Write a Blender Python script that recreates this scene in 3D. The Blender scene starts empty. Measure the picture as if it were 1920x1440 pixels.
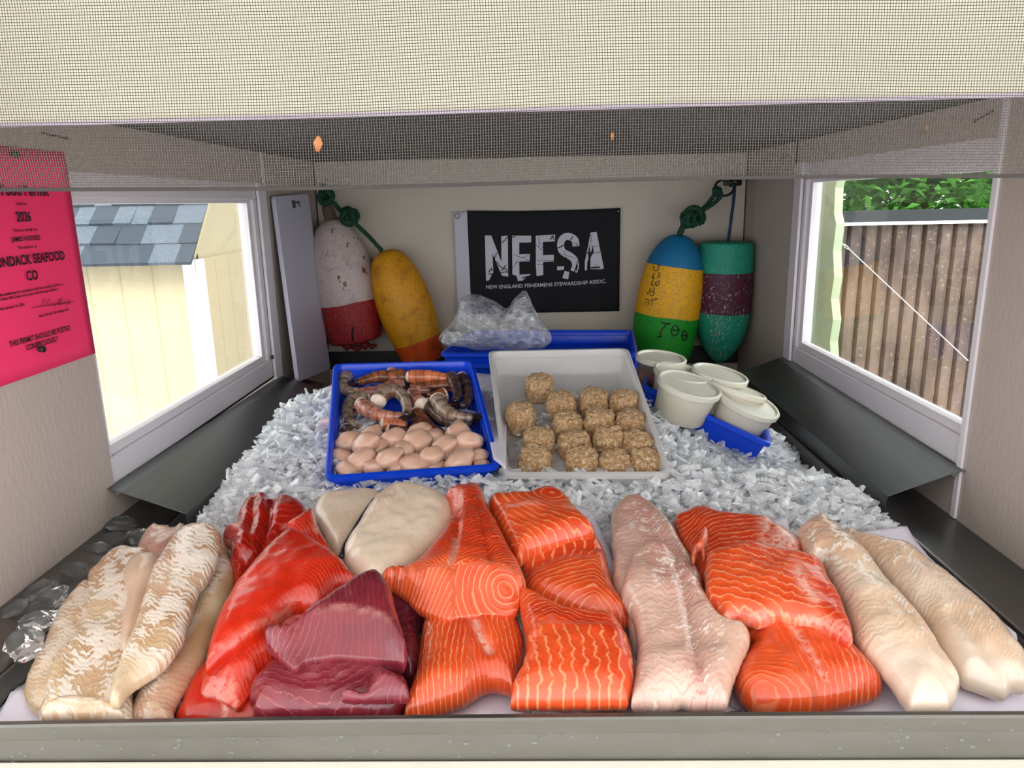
import bpy, bmesh, math, random
import numpy as np
from mathutils import Vector, Matrix, noise
from mathutils.geometry import delaunay_2d_cdt
random.seed(7); rng = np.random.default_rng(7)
PI = math.pi
S = bpy.context.scene
COL = S.collection

# ---------------------------------------------------------------- camera
FPX, IW, IH = 1400.0, 1920, 1440
def _basis(yaw, pitch, roll):
    y, p, r = map(math.radians, (yaw, pitch, roll))
    fwd = np.array([math.sin(y)*math.cos(p), math.cos(y)*math.cos(p), -math.sin(p)])
    right = np.array([math.cos(y), -math.sin(y), 0.0]); up = np.cross(right, fwd)
    return (math.cos(r)*right+math.sin(r)*up, -math.sin(r)*right+math.cos(r)*up, fwd)
RV, UV_, FV = _basis(-1.4, 13.7, -1.2)
cam_data = bpy.data.cameras.new('camera'); cam = bpy.data.objects.new('camera', cam_data); COL.objects.link(cam)
cam.matrix_world = Matrix([[RV[0], UV_[0], -FV[0], 0], [RV[1], UV_[1], -FV[1], 0], [RV[2], UV_[2], -FV[2], 0], [0, 0, 0, 1]])
cam_data.sensor_width = 36; cam_data.lens = FPX/IW*36; cam_data.clip_start = 0.01; cam_data.clip_end = 200
S.camera = cam
S.view_settings.view_transform = 'Standard'; S.view_settings.look = 'None'
S.view_settings.gamma = 1; S.view_settings.use_curve_mapping = False
S.view_settings.exposure = 1.66
S.cycles.use_denoising = True
S.cycles.max_bounces = 14; S.cycles.transparent_max_bounces = 24; S.cycles.transmission_bounces = 10; S.cycles.diffuse_bounces = 6
S.cycles.sample_clamp_indirect = 6
# overcast daylight
wd = bpy.data.worlds.new('overcast_sky'); S.world = wd; wd.use_nodes = True
_nt = wd.node_tree; _bg = _nt.nodes['Background']
_tc = _nt.nodes.new('ShaderNodeTexCoord'); _sep = _nt.nodes.new('ShaderNodeSeparateXYZ'); _rp = _nt.nodes.new('ShaderNodeValToRGB')
_nt.links.new(_tc.outputs['Generated'], _sep.inputs[0]); _nt.links.new(_sep.outputs['Z'], _rp.inputs[0]); _nt.links.new(_rp.outputs[0], _bg.inputs[0])
_rp.color_ramp.elements[0].position = 0.0; _rp.color_ramp.elements[0].color = (1.15, 1.17, 1.2, 1)
_rp.color_ramp.elements[1].position = 1.0; _rp.color_ramp.elements[1].color = (.75, .78, .82, 1)
_e = _rp.color_ramp.elements.new(.42); _e.color = (.9, .92, .95, 1)
_bg.inputs[1].default_value = 1.0
sun_d = bpy.data.lights.new('sun', 'SUN'); sun = bpy.data.objects.new('sun', sun_d); COL.objects.link(sun)
sun_d.energy = 1.9; sun_d.angle = math.radians(35); sun_d.color = (1.0, 0.98, 0.95)
sun.rotation_euler = (math.radians(40), 0, 0)   # sun high behind the viewer; the canopy is added, unseen, to shade the opening

# ---------------------------------------------------------------- rays into the place
def ray(x, y): return FV*FPX+RV*(x-IW/2)+UV_*(IH/2-y)
def proj(p):
    p = np.asarray(p, float); z = p@FV
    return (IW/2+FPX*(p@RV)/z, IH/2-FPX*(p@UV_)/z)
def onX(x, y, X): d = ray(x, y); return Vector(d*X/d[0])
def onY(x, y, Y): d = ray(x, y); return Vector(d*Y/d[1])
def onZ(x, y, Z): d = ray(x, y); return Vector(d*Z/d[2])
BA, BB, BY = -0.450, 0.15, 0.55                      # plane of the ice bed: z = BA + BB*(Y-BY)
def bed(Y): return BA+BB*(Y-BY)
def onB(x, y, dz=0.0):
    d = ray(x, y); t = (BA+dz-BB*BY)/(d[2]-BB*d[1]); return Vector(d*t)
def onPl(x, y, p, n):
    d = Vector(ray(x, y)); return d*(p.dot(n)/d.dot(n))

# ---------------------------------------------------------------- object helpers
def tag(o, label=None, cat=None, group=None, kind=None):
    if label: o['label'] = label
    if cat: o['category'] = cat
    if group: o['group'] = group
    if kind: o['kind'] = kind
    return o
def empty(name, loc, label, cat, group=None):
    o = bpy.data.objects.new(name, None); COL.objects.link(o); o.location = loc; o.empty_display_size = .02
    return tag(o, label, cat, group)
def mesh_obj(name, verts, faces, mat, parent=None, smooth=False):
    me = bpy.data.meshes.new(name); me.from_pydata([tuple(v) for v in verts], [], [tuple(f) for f in faces]); me.update()
    o = bpy.data.objects.new(name, me); COL.objects.link(o)
    if mat: me.materials.append(mat)
    if parent is not None:
        o.parent = parent
        if parent.type == 'EMPTY' or parent.location.length > 0: 
            bpy.context.view_layer.update()
            o.matrix_parent_inverse = parent.matrix_world.inverted()
    if smooth: me.shade_smooth()
    return o
class MB:
    def __init__(s): s.v = []; s.f = []
    def add(s, v, f):
        n = len(s.v); s.v += [tuple(a) for a in v]; s.f += [tuple(i+n for i in q) for q in f]; return s
    def box(s, x0, x1, y0, y1, z0, z1):
        return s.add([(x0,y0,z0),(x1,y0,z0),(x1,y1,z0),(x0,y1,z0),(x0,y0,z1),(x1,y0,z1),(x1,y1,z1),(x0,y1,z1)],
              [(0,3,2,1),(4,5,6,7),(0,1,5,4),(1,2,6,5),(2,3,7,6),(3,0,4,7)])
    def hexa(s, p):  # 8 points bottom4, top4
        return s.add(p, [(0,3,2,1),(4,5,6,7),(0,1,5,4),(1,2,6,5),(2,3,7,6),(3,0,4,7)])
    def tube(s, pts, rad, n=8, cap=True):
        pts = [Vector(p) for p in pts]; N = len(pts)
        rs = rad if hasattr(rad, '__len__') else [rad]*N
        t0 = (pts[1]-pts[0]).normalized(); a = Vector((0,0,1)) if abs(t0.z) < .9 else Vector((1,0,0))
        u = t0.cross(a).normalized(); vs = []; fs = []
        for i, p in enumerate(pts):
            t = (pts[min(i+1, N-1)]-pts[max(i-1, 0)]).normalized()
            u = (u-t*u.dot(t)).normalized(); w = t.cross(u)
            for k in range(n):
                an = 2*PI*k/n; vs.append(p+(u*math.cos(an)+w*math.sin(an))*rs[i])
        for i in range(N-1):
            for k in range(n): fs.append((i*n+k, i*n+(k+1)%n, (i+1)*n+(k+1)%n, (i+1)*n+k))
        if cap: fs += [tuple(range(n))[::-1], tuple((N-1)*n+k for k in range(n))]
        return s.add(vs, fs)
    def build(s, name, mat, parent=None, smooth=False, bevel=0):
        o = mesh_obj(name, s.v, s.f, mat, parent, smooth)
        if bevel:
            m = o.modifiers.new('bevel', 'BEVEL'); m.width = bevel; m.segments = 2; m.limit_method = 'ANGLE'
        return o
def copy_tree(o, parent=None):
    c = o.copy(); COL.objects.link(c)
    if parent is not None: c.parent = parent
    for ch in list(o.children): copy_tree(ch, c)
    return c
def smooth_path(pts, n=8, closed=False):
    P = [Vector(p) for p in pts]; N = len(P); out = []
    rngi = range(N) if closed else range(N-1)
    for i in rngi:
        if closed: p0, p1, p2, p3 = P[(i-1)%N], P[i], P[(i+1)%N], P[(i+2)%N]
        else: p0, p1, p2, p3 = P[max(i-1,0)], P[i], P[i+1], P[min(i+2,N-1)]
        for k in range(n):
            t = k/n; out.append(.5*((2*p1)+(-p0+p2)*t+(2*p0-5*p1+4*p2-p3)*t*t+(-p0+3*p1-3*p2+p3)*t**3))
    if not closed: out.append(P[-1])
    return out

# ---------------------------------------------------------------- materials
def srgb(r, g, b): return tuple((c/255/12.92 if c/255 <= .04045 else ((c/255+.055)/1.055)**2.4) for c in (r, g, b))+(1,)
class NT:
    def __init__(s, name):
        s.m = bpy.data.materials.new(name); s.m.use_nodes = True; s.t = s.m.node_tree; s.b = s.t.nodes['Principled BSDF']
    def n(s, typ, **kw):
        nd = s.t.nodes.new('ShaderNode'+typ)
        for k, v in kw.items(): setattr(nd, k, v)
        return nd
    def l(s, a, b): s.t.links.new(a, b)
    def val(s, sock, v):
        if isinstance(v, bpy.types.NodeSocket): s.l(v, sock)
        else: sock.default_value = v
    def math(s, op, a, b=None, c=None, clamp=False):
        nd = s.n('Math', operation=op); nd.use_clamp = clamp
        s.val(nd.inputs[0], a)
        if b is not None: s.val(nd.inputs[1], b)
        if c is not None: s.val(nd.inputs[2], c)
        return nd.outputs[0]
    def mix(s, fac, a, b, blend='MIX'):
        nd = s.n('MixRGB', blend_type=blend); s.val(nd.inputs[0], fac); s.val(nd.inputs[1], a); s.val(nd.inputs[2], b); return nd.outputs[0]
    def step(s, v, a, b):
        nd = s.n('MapRange', interpolation_type='SMOOTHSTEP'); s.val(nd.inputs[0], v); nd.inputs[1].default_value = a; nd.inputs[2].default_value = b; return nd.outputs[0]
    def noise(s, scale, detail=3, vec=None, rough=.5, dist=0):
        nd = s.n('TexNoise'); nd.inputs['Scale'].default_value = scale; nd.inputs['Detail'].default_value = detail
        nd.inputs['Roughness'].default_value = rough; nd.inputs['Distortion'].default_value = dist
        s.l(vec if vec is not None else s.obj(), nd.inputs['Vector']); return nd.outputs[0]
    def obj(s):
        if not hasattr(s, '_o'): s._o = s.n('TexCoord').outputs['Object']
        return s._o
    def attr(s, name, out='Fac'):
        nd = s.n('Attribute'); nd.attribute_name = name; return nd.outputs[out]
    def scalev(s, v, sc):
        nd = s.n('Mapping'); s.l(v, nd.inputs[0]); nd.inputs['Scale'].default_value = sc; return nd.outputs[0]
    def bump(s, h, strength=.3, dist=.002):
        nd = s.n('Bump'); nd.inputs['Strength'].default_value = strength; nd.inputs['Distance'].default_value = dist
        s.val(nd.inputs['Height'], h); s.l(nd.outputs[0], s.b.inputs['Normal']); return nd.outputs[0]
    def set(s, **kw):
        for k, v in kw.items(): s.val(s.b.inputs[k.replace('_', ' ')], v)
        return s
def simple(name, col, rough=.5, metal=0, bumpsc=0, bumpst=.2, var=0.0, bdist=.001, **kw):
    m = NT(name); m.set(Roughness=rough, Metallic=metal)
    c = col
    if var:
        nz = m.noise(18, 4); c = m.mix(m.math('MULTIPLY', nz, var), col, tuple(x*.55 for x in col[:3])+(1,))
    m.set(Base_Color=c)
    if bumpsc: m.bump(m.noise(bumpsc, 4), bumpst, bdist)
    for k, v in kw.items(): m.b.inputs[k.replace('_', ' ')].default_value = v
    return m.m

M = {}
# painted wall with light stucco texture
def wall_mat(name, c):
    m = NT(name); v = m.scalev(m.obj(), (1, 1, .45)); nz = m.noise(150, 5, v); n2 = m.noise(3.5, 3)
    m.set(Base_Color=m.mix(m.math('MULTIPLY', n2, .35), c, tuple(x*.82 for x in c[:3])+(1,)), Roughness=.55); m.bump(nz, .5, .0015); return m.m
M['wall'] = wall_mat('wall_paint', srgb(182, 167, 157))
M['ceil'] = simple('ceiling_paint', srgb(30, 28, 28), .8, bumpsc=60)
M['trim'] = simple('white_trim', srgb(226, 218, 222), .35, bumpsc=40, bumpst=.1, var=.12)
M['groove'] = simple('dark_groove', srgb(25, 23, 22), .8)
def steel(name, c, rough=.33, sc=(1, 1, 1)):
    m = NT(name); v = m.scalev(m.obj(), sc); nz = m.noise(9, 6, v, .65); n2 = m.noise(240, 2, v)
    n3 = m.noise(60, 2); spots = m.step(n3, .72, .76)
    m.set(Metallic=1, Base_Color=m.mix(nz, tuple(x*.62 for x in c[:3])+(1,), c), Roughness=m.math('ADD', m.math('MULTIPLY', nz, .22), rough-.1))
    m.bump(m.math('ADD', m.math('MULTIPLY', n2, .15), spots), .12, .0012); return m.m
M['steel'] = steel('dull_steel', srgb(132, 134, 134), .34, (6, .6, 1))
M['steel_dark'] = steel('dark_steel', srgb(160, 156, 152), .45)
M['steel_front'] = steel('front_steel', srgb(150, 147, 142), .42, (.6, 3, 3))
M['header'] = simple('header_paint', srgb(236, 230, 204), .6, bumpsc=20, bumpst=.1)
M['thread'] = simple('screen_thread', srgb(86, 79, 74), .7)
M['hem'] = simple('screen_hem', srgb(60, 54, 52), .8)
M['sillwood'] = simple('sill_wood_paint', srgb(232, 228, 212), .5, bumpsc=25, bumpst=.4, var=.25)
M['black'] = simple('black_metal', srgb(26, 24, 24), .4)
M['rust'] = simple('rusty_nail', srgb(58, 42, 34), .6, .3)

def glass_mat(name, tint=(1, 1, 1, 1), refl=1.0):
    m = NT(name); t = m.t
    tr = m.n('BsdfTransparent'); tr.inputs[0].default_value = tint
    gl = m.n('BsdfGlossy'); gl.inputs['Roughness'].default_value = .004; gl.inputs[0].default_value = (refl, refl, refl, 1)
    fr = m.n('LayerWeight'); fr.inputs[0].default_value = .5      # same strength seen from either face
    f = m.math('ADD', m.math('MULTIPLY', m.math('POWER', fr.outputs['Facing'], 5.0), .95), .05, clamp=True)
    mx = m.n('MixShader'); m.l(f, mx.inputs[0]); m.l(tr.outputs[0], mx.inputs[1]); m.l(gl.outputs[0], mx.inputs[2])
    m.l(mx.outputs[0], t.nodes['Material Output'].inputs[0]); return m.m
M['glass'] = glass_mat('window_glass', (.95, .97, .95, 1))

# ================================================================ THE SETTING
XL, XR, YB, ZC, ZB = -0.575, 0.590, 2.085, 0.115, -0.50
def struct(name, mb, mat, **k): return tag(mb.build(name, mat, **k), kind='structure')
# side walls with a window opening each
def side_wall(name, X, out, y0, y1, zt, zb, zbase):
    o = X+out*.05
    a, b = min(X, o), max(X, o)
    m = MB(); m.box(a, b, .56, y0, -.50, .26); m.box(a, b, y1, YB+.04, -.50, .26)
    m.box(a, b, y0, y1, -.50, zb); m.box(a, b, y0, y1, zt, .26)
    return struct(name, m, M['wall'])
LY0, LY1, RY0, RY1 = .957, 1.662, .988, 1.700
side_wall('wall_left', XL, -1, LY0, LY1, .050, -.385, -.41)
side_wall('wall_right', XR, 1, RY0, RY1, .068, -.385, -.44)
struct('wall_back', MB().box(XL-.05, XR+.05, YB, YB+.04, -.50, .26), wall_mat('back_wall_paint', srgb(196, 185, 170)))
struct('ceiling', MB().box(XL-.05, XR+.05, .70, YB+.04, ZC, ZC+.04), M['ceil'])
struct('floor', MB().box(XL-.05, XR+.05, .535, YB+.04, -.53, -.505), M['steel_dark'])
struct('trim_back', MB().box(XL, XR, YB-.006, YB, -.455, -.405).box(XR-.003,XR,YB-.003,YB,-.4,ZC).box(XL,XL+.003,YB-.003,YB,-.4,ZC), M['black'])
# windows
def window(name, X, out, y0, y1, zt, zb, railw, lower):
    w = empty(name, (X+out*.02, (y0+y1)/2, (zt+zb)/2), None, None); w['kind'] = 'structure'
    xi = X+out*.012; xo = X+out*.030
    a, b = min(xi, xo), max(xi, xo)
    def fb(x0, x1, *r): return (min(x0, x1), max(x0, x1))+r
    st = .040
    m = MB()
    m.box(*fb(X+out*.004, xo, y0-.0, y1, zb, zb+railw))            # bottom rail
    m.box(*fb(X+out*.004, xo, y0, y1, zt-.034, zt))               # head
    m.box(*fb(X+out*.004, xo, y1-.05, y1-.0, zb+railw, zt-.034))   # far jamb
    m.box(*fb(X+out*.004, xo, y0, y0+.012, zb+railw, zt-.034))     # near jamb
    m.build('window_frame', M['trim'], w, bevel=.0018)
    s = MB()
    yy0, yy1, zz0, zz1 = y0+.012, y1-.05, zb+railw, zt-.034
    q = .014
    s.box(*fb(X+out*.010, xo, yy0, yy1, zz0, zz0+q)); s.box(*fb(X+out*.010, xo, yy0, yy1, zz1-q*.5, zz1))
    s.box(*fb(X+out*.010, xo, yy1-q*1.3, yy1, zz0+q, zz1-q*.5)); s.box(*fb(X+out*.010, xo, yy0, yy0+q*.6, zz0+q, zz1-q*.5))
    s.build('sash', M['trim'], w, bevel=.001)
    g = MB(); g.box(*fb(X+out*.020, X+out*.023, yy0, yy1, zz0+.004, zz1)); g.build('pane', M['glass'], w)
    gr = MB(); gr.box(*fb(X+out*.013, X+out*.017, yy1-.004, yy1+.002, zz0, zz1)); gr.box(*fb(X+out*.002, X+out*.01, y0, y1-.01, zb-.0022, zb+.0012))
    gr.build('seal_groove', M['groove'], w)
    for (dy, dz) in ((-.02, .10), (-.025, .018)):
        c = onX(495, 650, X) if out < 0 else onX(1503, 611, X)
    cx = X+out*.002
    yy = 1.63 if out < 0 else 1.675
    zz = -.327 if out < 0 else -.298
    MB().tube([(cx, yy, zz), (cx-out*.004, yy, zz)], .0045, 10).build('screw', M['black'], w)
    return w
window('window_1', XL, -1, LY0, LY1, .050, -.372, .040, -.37)
window('window_2', XR, 1, RY0, RY1, .068, -.370, .042, -.37)
# casing strip and corner gap beside the windows
struct('trim_1', MB().box(XL-.002, XL+.004, LY1-.03, LY1+.008, -.392, .05).box(XL, XL+.0035, LY1+.010, LY1+.016, -.41, ZC), M['trim'])
struct('trim_2', MB().box(XR-.004, XR+.002, RY1-.035, RY1+.006, -.39, .068), M['trim'])
struct('trim_3', MB().box(XR-.0035, XR+.0, RY0-.012, RY0-.002, -.44, .12), M['trim'])
struct('trim_4', MB().box(XR-.002, XR+.001, RY1+.008, RY1+.013, -.41, ZC), M['groove'])

# header board over the opening, with an edge strip
def P3(x, y, Y): return onY(x, y, Y)
def slab(px_l, px_r, Y0, Y1, dz0, dz1):
    a, b = onY(*px_l, Y0), onY(*px_r, Y0); d = (b-a); a = a-d*.35; b = b+d*.35
    m = MB(); m.hexa([(a.x,Y0,a.z+dz0),(b.x,Y0,b.z+dz0),(b.x,Y1,b.z+dz0),(a.x,Y1,a.z+dz0),(a.x,Y0,a.z+dz1),(b.x,Y0,b.z+dz1),(b.x,Y1,b.z+dz1),(a.x,Y1,a.z+dz1)]); return m
struct('trim_5', slab((0, 233), (1920, 176), .690, .708, 0.0, .34), M['header'])
struct('trim_6', slab((0, 236), (1920, 179), .686, .690, -.001, .0022), simple('edge_strip', srgb(205, 190, 205), .4))

# canopy added out of view to keep sun and sky off the opening
_c = MB(); _c.hexa([(-1.5,-.85,.50),(1.5,-.85,.50),(1.5,.705,.62),(-1.5,.705,.62),(-1.5,-.85,.53),(1.5,-.85,.53),(1.5,.705,.65),(-1.5,.705,.65)])
struct('added_shade_canopy', _c, simple('added_canopy_white', srgb(236, 234, 228), .6))
# front sill trim in painted wood below the pan
struct('trim_7', MB().box(-.9, .9, .30, .5205, -.475, -.4435), M['sillwood'], bevel=.002)

# ---------------------------------------------------------------- the insect screen (real threads)
def screen():
    t = empty('insect_screen', (0, .655, .014), 'grey woven insect screen hanging across the top of the opening over the cream board', 'screen')
    per = .00225; r = .00031
    def wob(x, z):
        return .655+.006*noise.noise(Vector((x*3, z*6, 1.3)))+.0035*noise.noise(Vector((x*9, z*14, 7)))
    a, b = onY(0, 361, .655), onY(1920, 330, .655)
    def zb(x): return a.z+(b.z-a.z)*(x-a.x)/(b.x-a.x)+.0015*math.sin(x*9)
    m = MB()
    n = int(1.24/per)
    for i in range(n):
        x = -.62+i*per; k = 9; pts = []
        for j in range(k+1):
            z = zb(x)+(.27-zb(x))*j/k; xx = x+.0016*math.sin(z*21+x*5)+.0014*noise.noise(Vector((x*5, z*9, 3)))
            pts.append((xx, wob(xx, z), z))
        m.tube(pts, r, 3, False)
    nz = int((.27-.012)/per)
    for i in range(nz):
        pts = []
        for j in range(61):
            x = -.62+1.24*j/60; z = zb(x)+.0005+i*per; z2 = z+.0018*math.sin(x*7+z*18)*min(1, i/8)
            pts.append((x, wob(x, z2)-.0003, z2))
        m.tube(pts, r, 3, False)
    m.build('mesh_cloth', M['thread'], t)
    h = MB(); pts = [(x, wob(x, zb(x))-.0006, zb(x)+.0008) for x in np.linspace(-.62, .62, 60)]
    h.tube(pts, .0016, 6); h.build('bottom_hem', M['hem'], t)
screen()
def leaf(name, px, r, col, label):
    p = onY(*px, .648); m = MB()
    vs = []; fs = []
    for i in range(7):
        a = i/6; w = r*.5*math.sin(PI*min(1, a*1.05))*(1+.3*math.sin(i*3)); z = r*(1-2*a)
        vs += [(p.x-w+.1*z, .648-.001*i, p.z+z), (p.x+w+.1*z, .6475, p.z+z), (p.x+.1*z, .6455, p.z+z*.95)]
    for i in range(6):
        for a, b in ((0, 2), (2, 1)): fs.append((3*i+a, 3*i+b, 3*i+3+b, 3*i+3+a))
    o = m.add(vs, fs).build(name, simple(name+'_brown', col, .7, bumpsc=300)); mo = o.modifiers.new('thick', 'SOLIDIFY'); mo.thickness = .0006
    tag(o, label, 'leaf')
leaf('dead_leaf', (597, 270), .0065, srgb(176, 112, 66), 'small curled orange-brown dead leaf caught on the left half of the insect screen')
leaf('dead_leaf', (1147, 256), .003, srgb(150, 96, 44), 'tiny amber leaf scrap stuck to the insect screen near its middle')
leaf('dead_leaf', (1735, 241), .004, srgb(96, 76, 52), 'small dull brown leaf fleck on the right end of the insect screen')
def nail(a, b, label):
    d = (b-a).normalized()
    m = MB().tube([a, b], .0011, 8).tube([b-d*.0012, b], .0026, 10)
    tag(m.build('nail', M['rust']), label, 'nail')
nail(onX(78, 250, XL), onX(78, 250, XL)+Vector((.028, .004, -.006)), 'long rusty nail sticking out of the left wall above the pink permit')
nail(onX(1862, 208, XR), onX(1862, 208, XR)+Vector((-.022, 0, -.012)), 'long rusty nail in the right wall near its front top corner')
nail(onX(1476, 291, XR), onX(1476, 291, XR)+Vector((-.014, 0, -.010)), 'short bent nail in the right wall above the window')

# ---------------------------------------------------------------- steel: front sill rail, side ledges, guards, pan
def front_rail():
    a, b = onY(0, 1357, .527), onY(1920, 1338, .527)
    t = empty('display_pan', (0, .53, -.50), 'long grey steel display pan with a beaded front rail that holds the ice and fish', 'pan')
    def zt(x): 
        u = (x-a.x)/(b.x-a.x); return a.z+(b.z-a.z)*u-.0022*(2*u-1)**2+.0015
    prof = [(.5225, 0.0), (.5245, .0014), (.5285, .0017), (.531, 0), (.531, -.085), (.5275, -.085), (.5275, -.012), (.5225, -.0105)]
    prof2 = [(.5225, 0.0), (.5245, .0014), (.5285, .0017), (.531, 0), (.531, -.09), (.5205, -.09), (.5205, -.046), (.5235, -.0130), (.5222, -.0118)]
    xs = np.linspace(-.62, .62, 60); m = MB(); vs = []; fs = []; n = len(prof2)
    for x in xs:
        for (y, z) in prof2: vs.append((x, y, zt(x)+z))
    for i in range(len(xs)-1):
        for k in range(n): fs.append((i*n+k, (i+1)*n+k, (i+1)*n+(k+1)%n, i*n+(k+1)%n))
    fs += [tuple(range(n)), tuple((len(xs)-1)*n+k for k in range(n))[::-1]]
    m.add(vs, fs); m.build('front_rail', M['steel_front'], t)
    # side walls of the pan
    MB().box(.482, .486, .535, 1.75, -.50, -.431).box(.486, .4895, .535, .985, -.50, -.427).build('pan_side', M['steel_dark'], t)
    MB().box(-.512, -.508, .535, 1.75, -.50, -.431).build('pan_side', M['steel_dark'], t)
    # drops of water clinging to the rail
    d = MB(); rr = random.Random(3)
    for i in range(120):
        x = rr.uniform(-.44, .41); r = rr.choice([.0005, .0008, .0011, .0015]); z = zt(x)-rr.uniform(.004, .033); y = .5228 if z > zt(x)-.012 else .5235-(zt(x)-.013-z)*.09
        sx = rr.uniform(.8, 2.0)
        vs = []; fs = []
        for j in range(4):
            th = j/3*PI/2
            for k in range(8): an = PI*k/4; vs.append((x+math.cos(an)*r*sx*math.cos(th), y-math.sin(th)*r*.8, z+math.sin(an)*r*math.cos(th)-(.0006*sx if rr.random()<.1 else 0)))
        for j in range(3):
            for k in range(8): fs.append((j*8+k, j*8+(k+1)%8, (j+1)*8+(k+1)%8, (j+1)*8+k))
        d.add(vs, fs)
    o = d.build('water_drops', simple('water_drop', (.9, .93, .93, 1), .03, 0, **{'Transmission_Weight': .9, 'IOR': 1.33}), t, True); o['kind'] = 'stuff'
front_rail()
def ledge(name, X0, z0, X1, z1, label, mat):
    m = MB(); m.hexa([(X0,.535,z0-.004),(X1,.535,z1-.004),(X1,1.8,z1-.004),(X0,1.8,z0-.004),(X0,.535,z0),(X1,.535,z1),(X1,1.8,z1),(X0,1.8,z0)])
    tag(m.build(name, mat), label, 'ledge')
ledge('steel_ledge', XL+.0005, -.4135, -.513, -.430, 'dark steel ledge along the foot of the left wall under loose ice lumps', M['steel_dark'])
ledge('steel_ledge', .492, -.4335, XR-.0005, -.4415, 'wide wet steel ledge along the foot of the right wall', M['steel'])
def guard(name, pts, y0, y1, tw, label, dz=(0, 0)):
    """bent sheet: profile points (x,z) swept from y0 to y1"""
    vs = []; fs = []; n = len(pts); th = .0012
    for yi, (y, d) in enumerate(((y0, dz[0]), ((y0+y1)/2, (dz[0]+dz[1])/2), (y1, dz[1]))):
        for (x, z, k) in pts: vs.append((x, y+k*(1 if yi == 0 else 0), z+d))
    for i in range(2):
        for k in range(n-1): fs.append((i*n+k, (i+1)*n+k, (i+1)*n+k+1, i*n+k+1))
    o = MB().add(vs, fs).build(name, M['steel'])
    so = o.modifiers.new('sheet', 'SOLIDIFY'); so.thickness = th; so.offset = 0
    b = o.modifiers.new('bevel', 'BEVEL'); b.width = .0008; b.segments = 2; b.limit_method = 'ANGLE'
    tag(o, label, 'guard')
guard('steel_guard', [(-.5745, -.3665, 0), (-.556, -.3720, 0), (-.471, -.404, 0), (-.474, -.4285, .004)], .938, 1.668, 0, 'bent grey steel guard sloping down from the left window to the ice', (0, -.012))
guard('steel_guard', [(.5875, -.3665, 0), (.572, -.3700, 0), (.487, -.402, 0), (.4885, -.4290, .004)], .966, 1.70, 0, 'bent grey steel guard sloping down from the right window, its near corner cut square', (0, .006))

# ---------------------------------------------------------------- pushpins and permit
def text_mesh(name, s, size, mat, origin, xdir, ydir, parent, align='CENTER', sx=1.0, bold=0.0, thick=.0002):
    cu = bpy.data.curves.new('t', 'FONT'); cu.body = s; cu.size = size; cu.align_x = align; cu.offset = bold; cu.extrude = 0
    cu.resolution_u = 3
    ob = bpy.data.objects.new('t', cu); COL.objects.link(ob); bpy.context.view_layer.update()
    dg = bpy.context.evaluated_depsgraph_get(); me = bpy.data.meshes.new_from_object(ob.evaluated_get(dg))
    bpy.data.objects.remove(ob); xdir = Vector(xdir); ydir = Vector(ydir); n = xdir.cross(ydir).normalized()
    for v in me.vertices: v.co = Vector(origin)+xdir*(v.co.x*sx)+ydir*v.co.y+n*thick
    me.name = name; o = bpy.data.objects.new(name, me); COL.objects.link(o); me.materials.clear(); me.materials.append(mat)
    if parent is not None:
        bpy.context.view_layer.update(); o.parent = parent; o.matrix_parent_inverse = parent.matrix_world.inverted()
    return o
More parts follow.
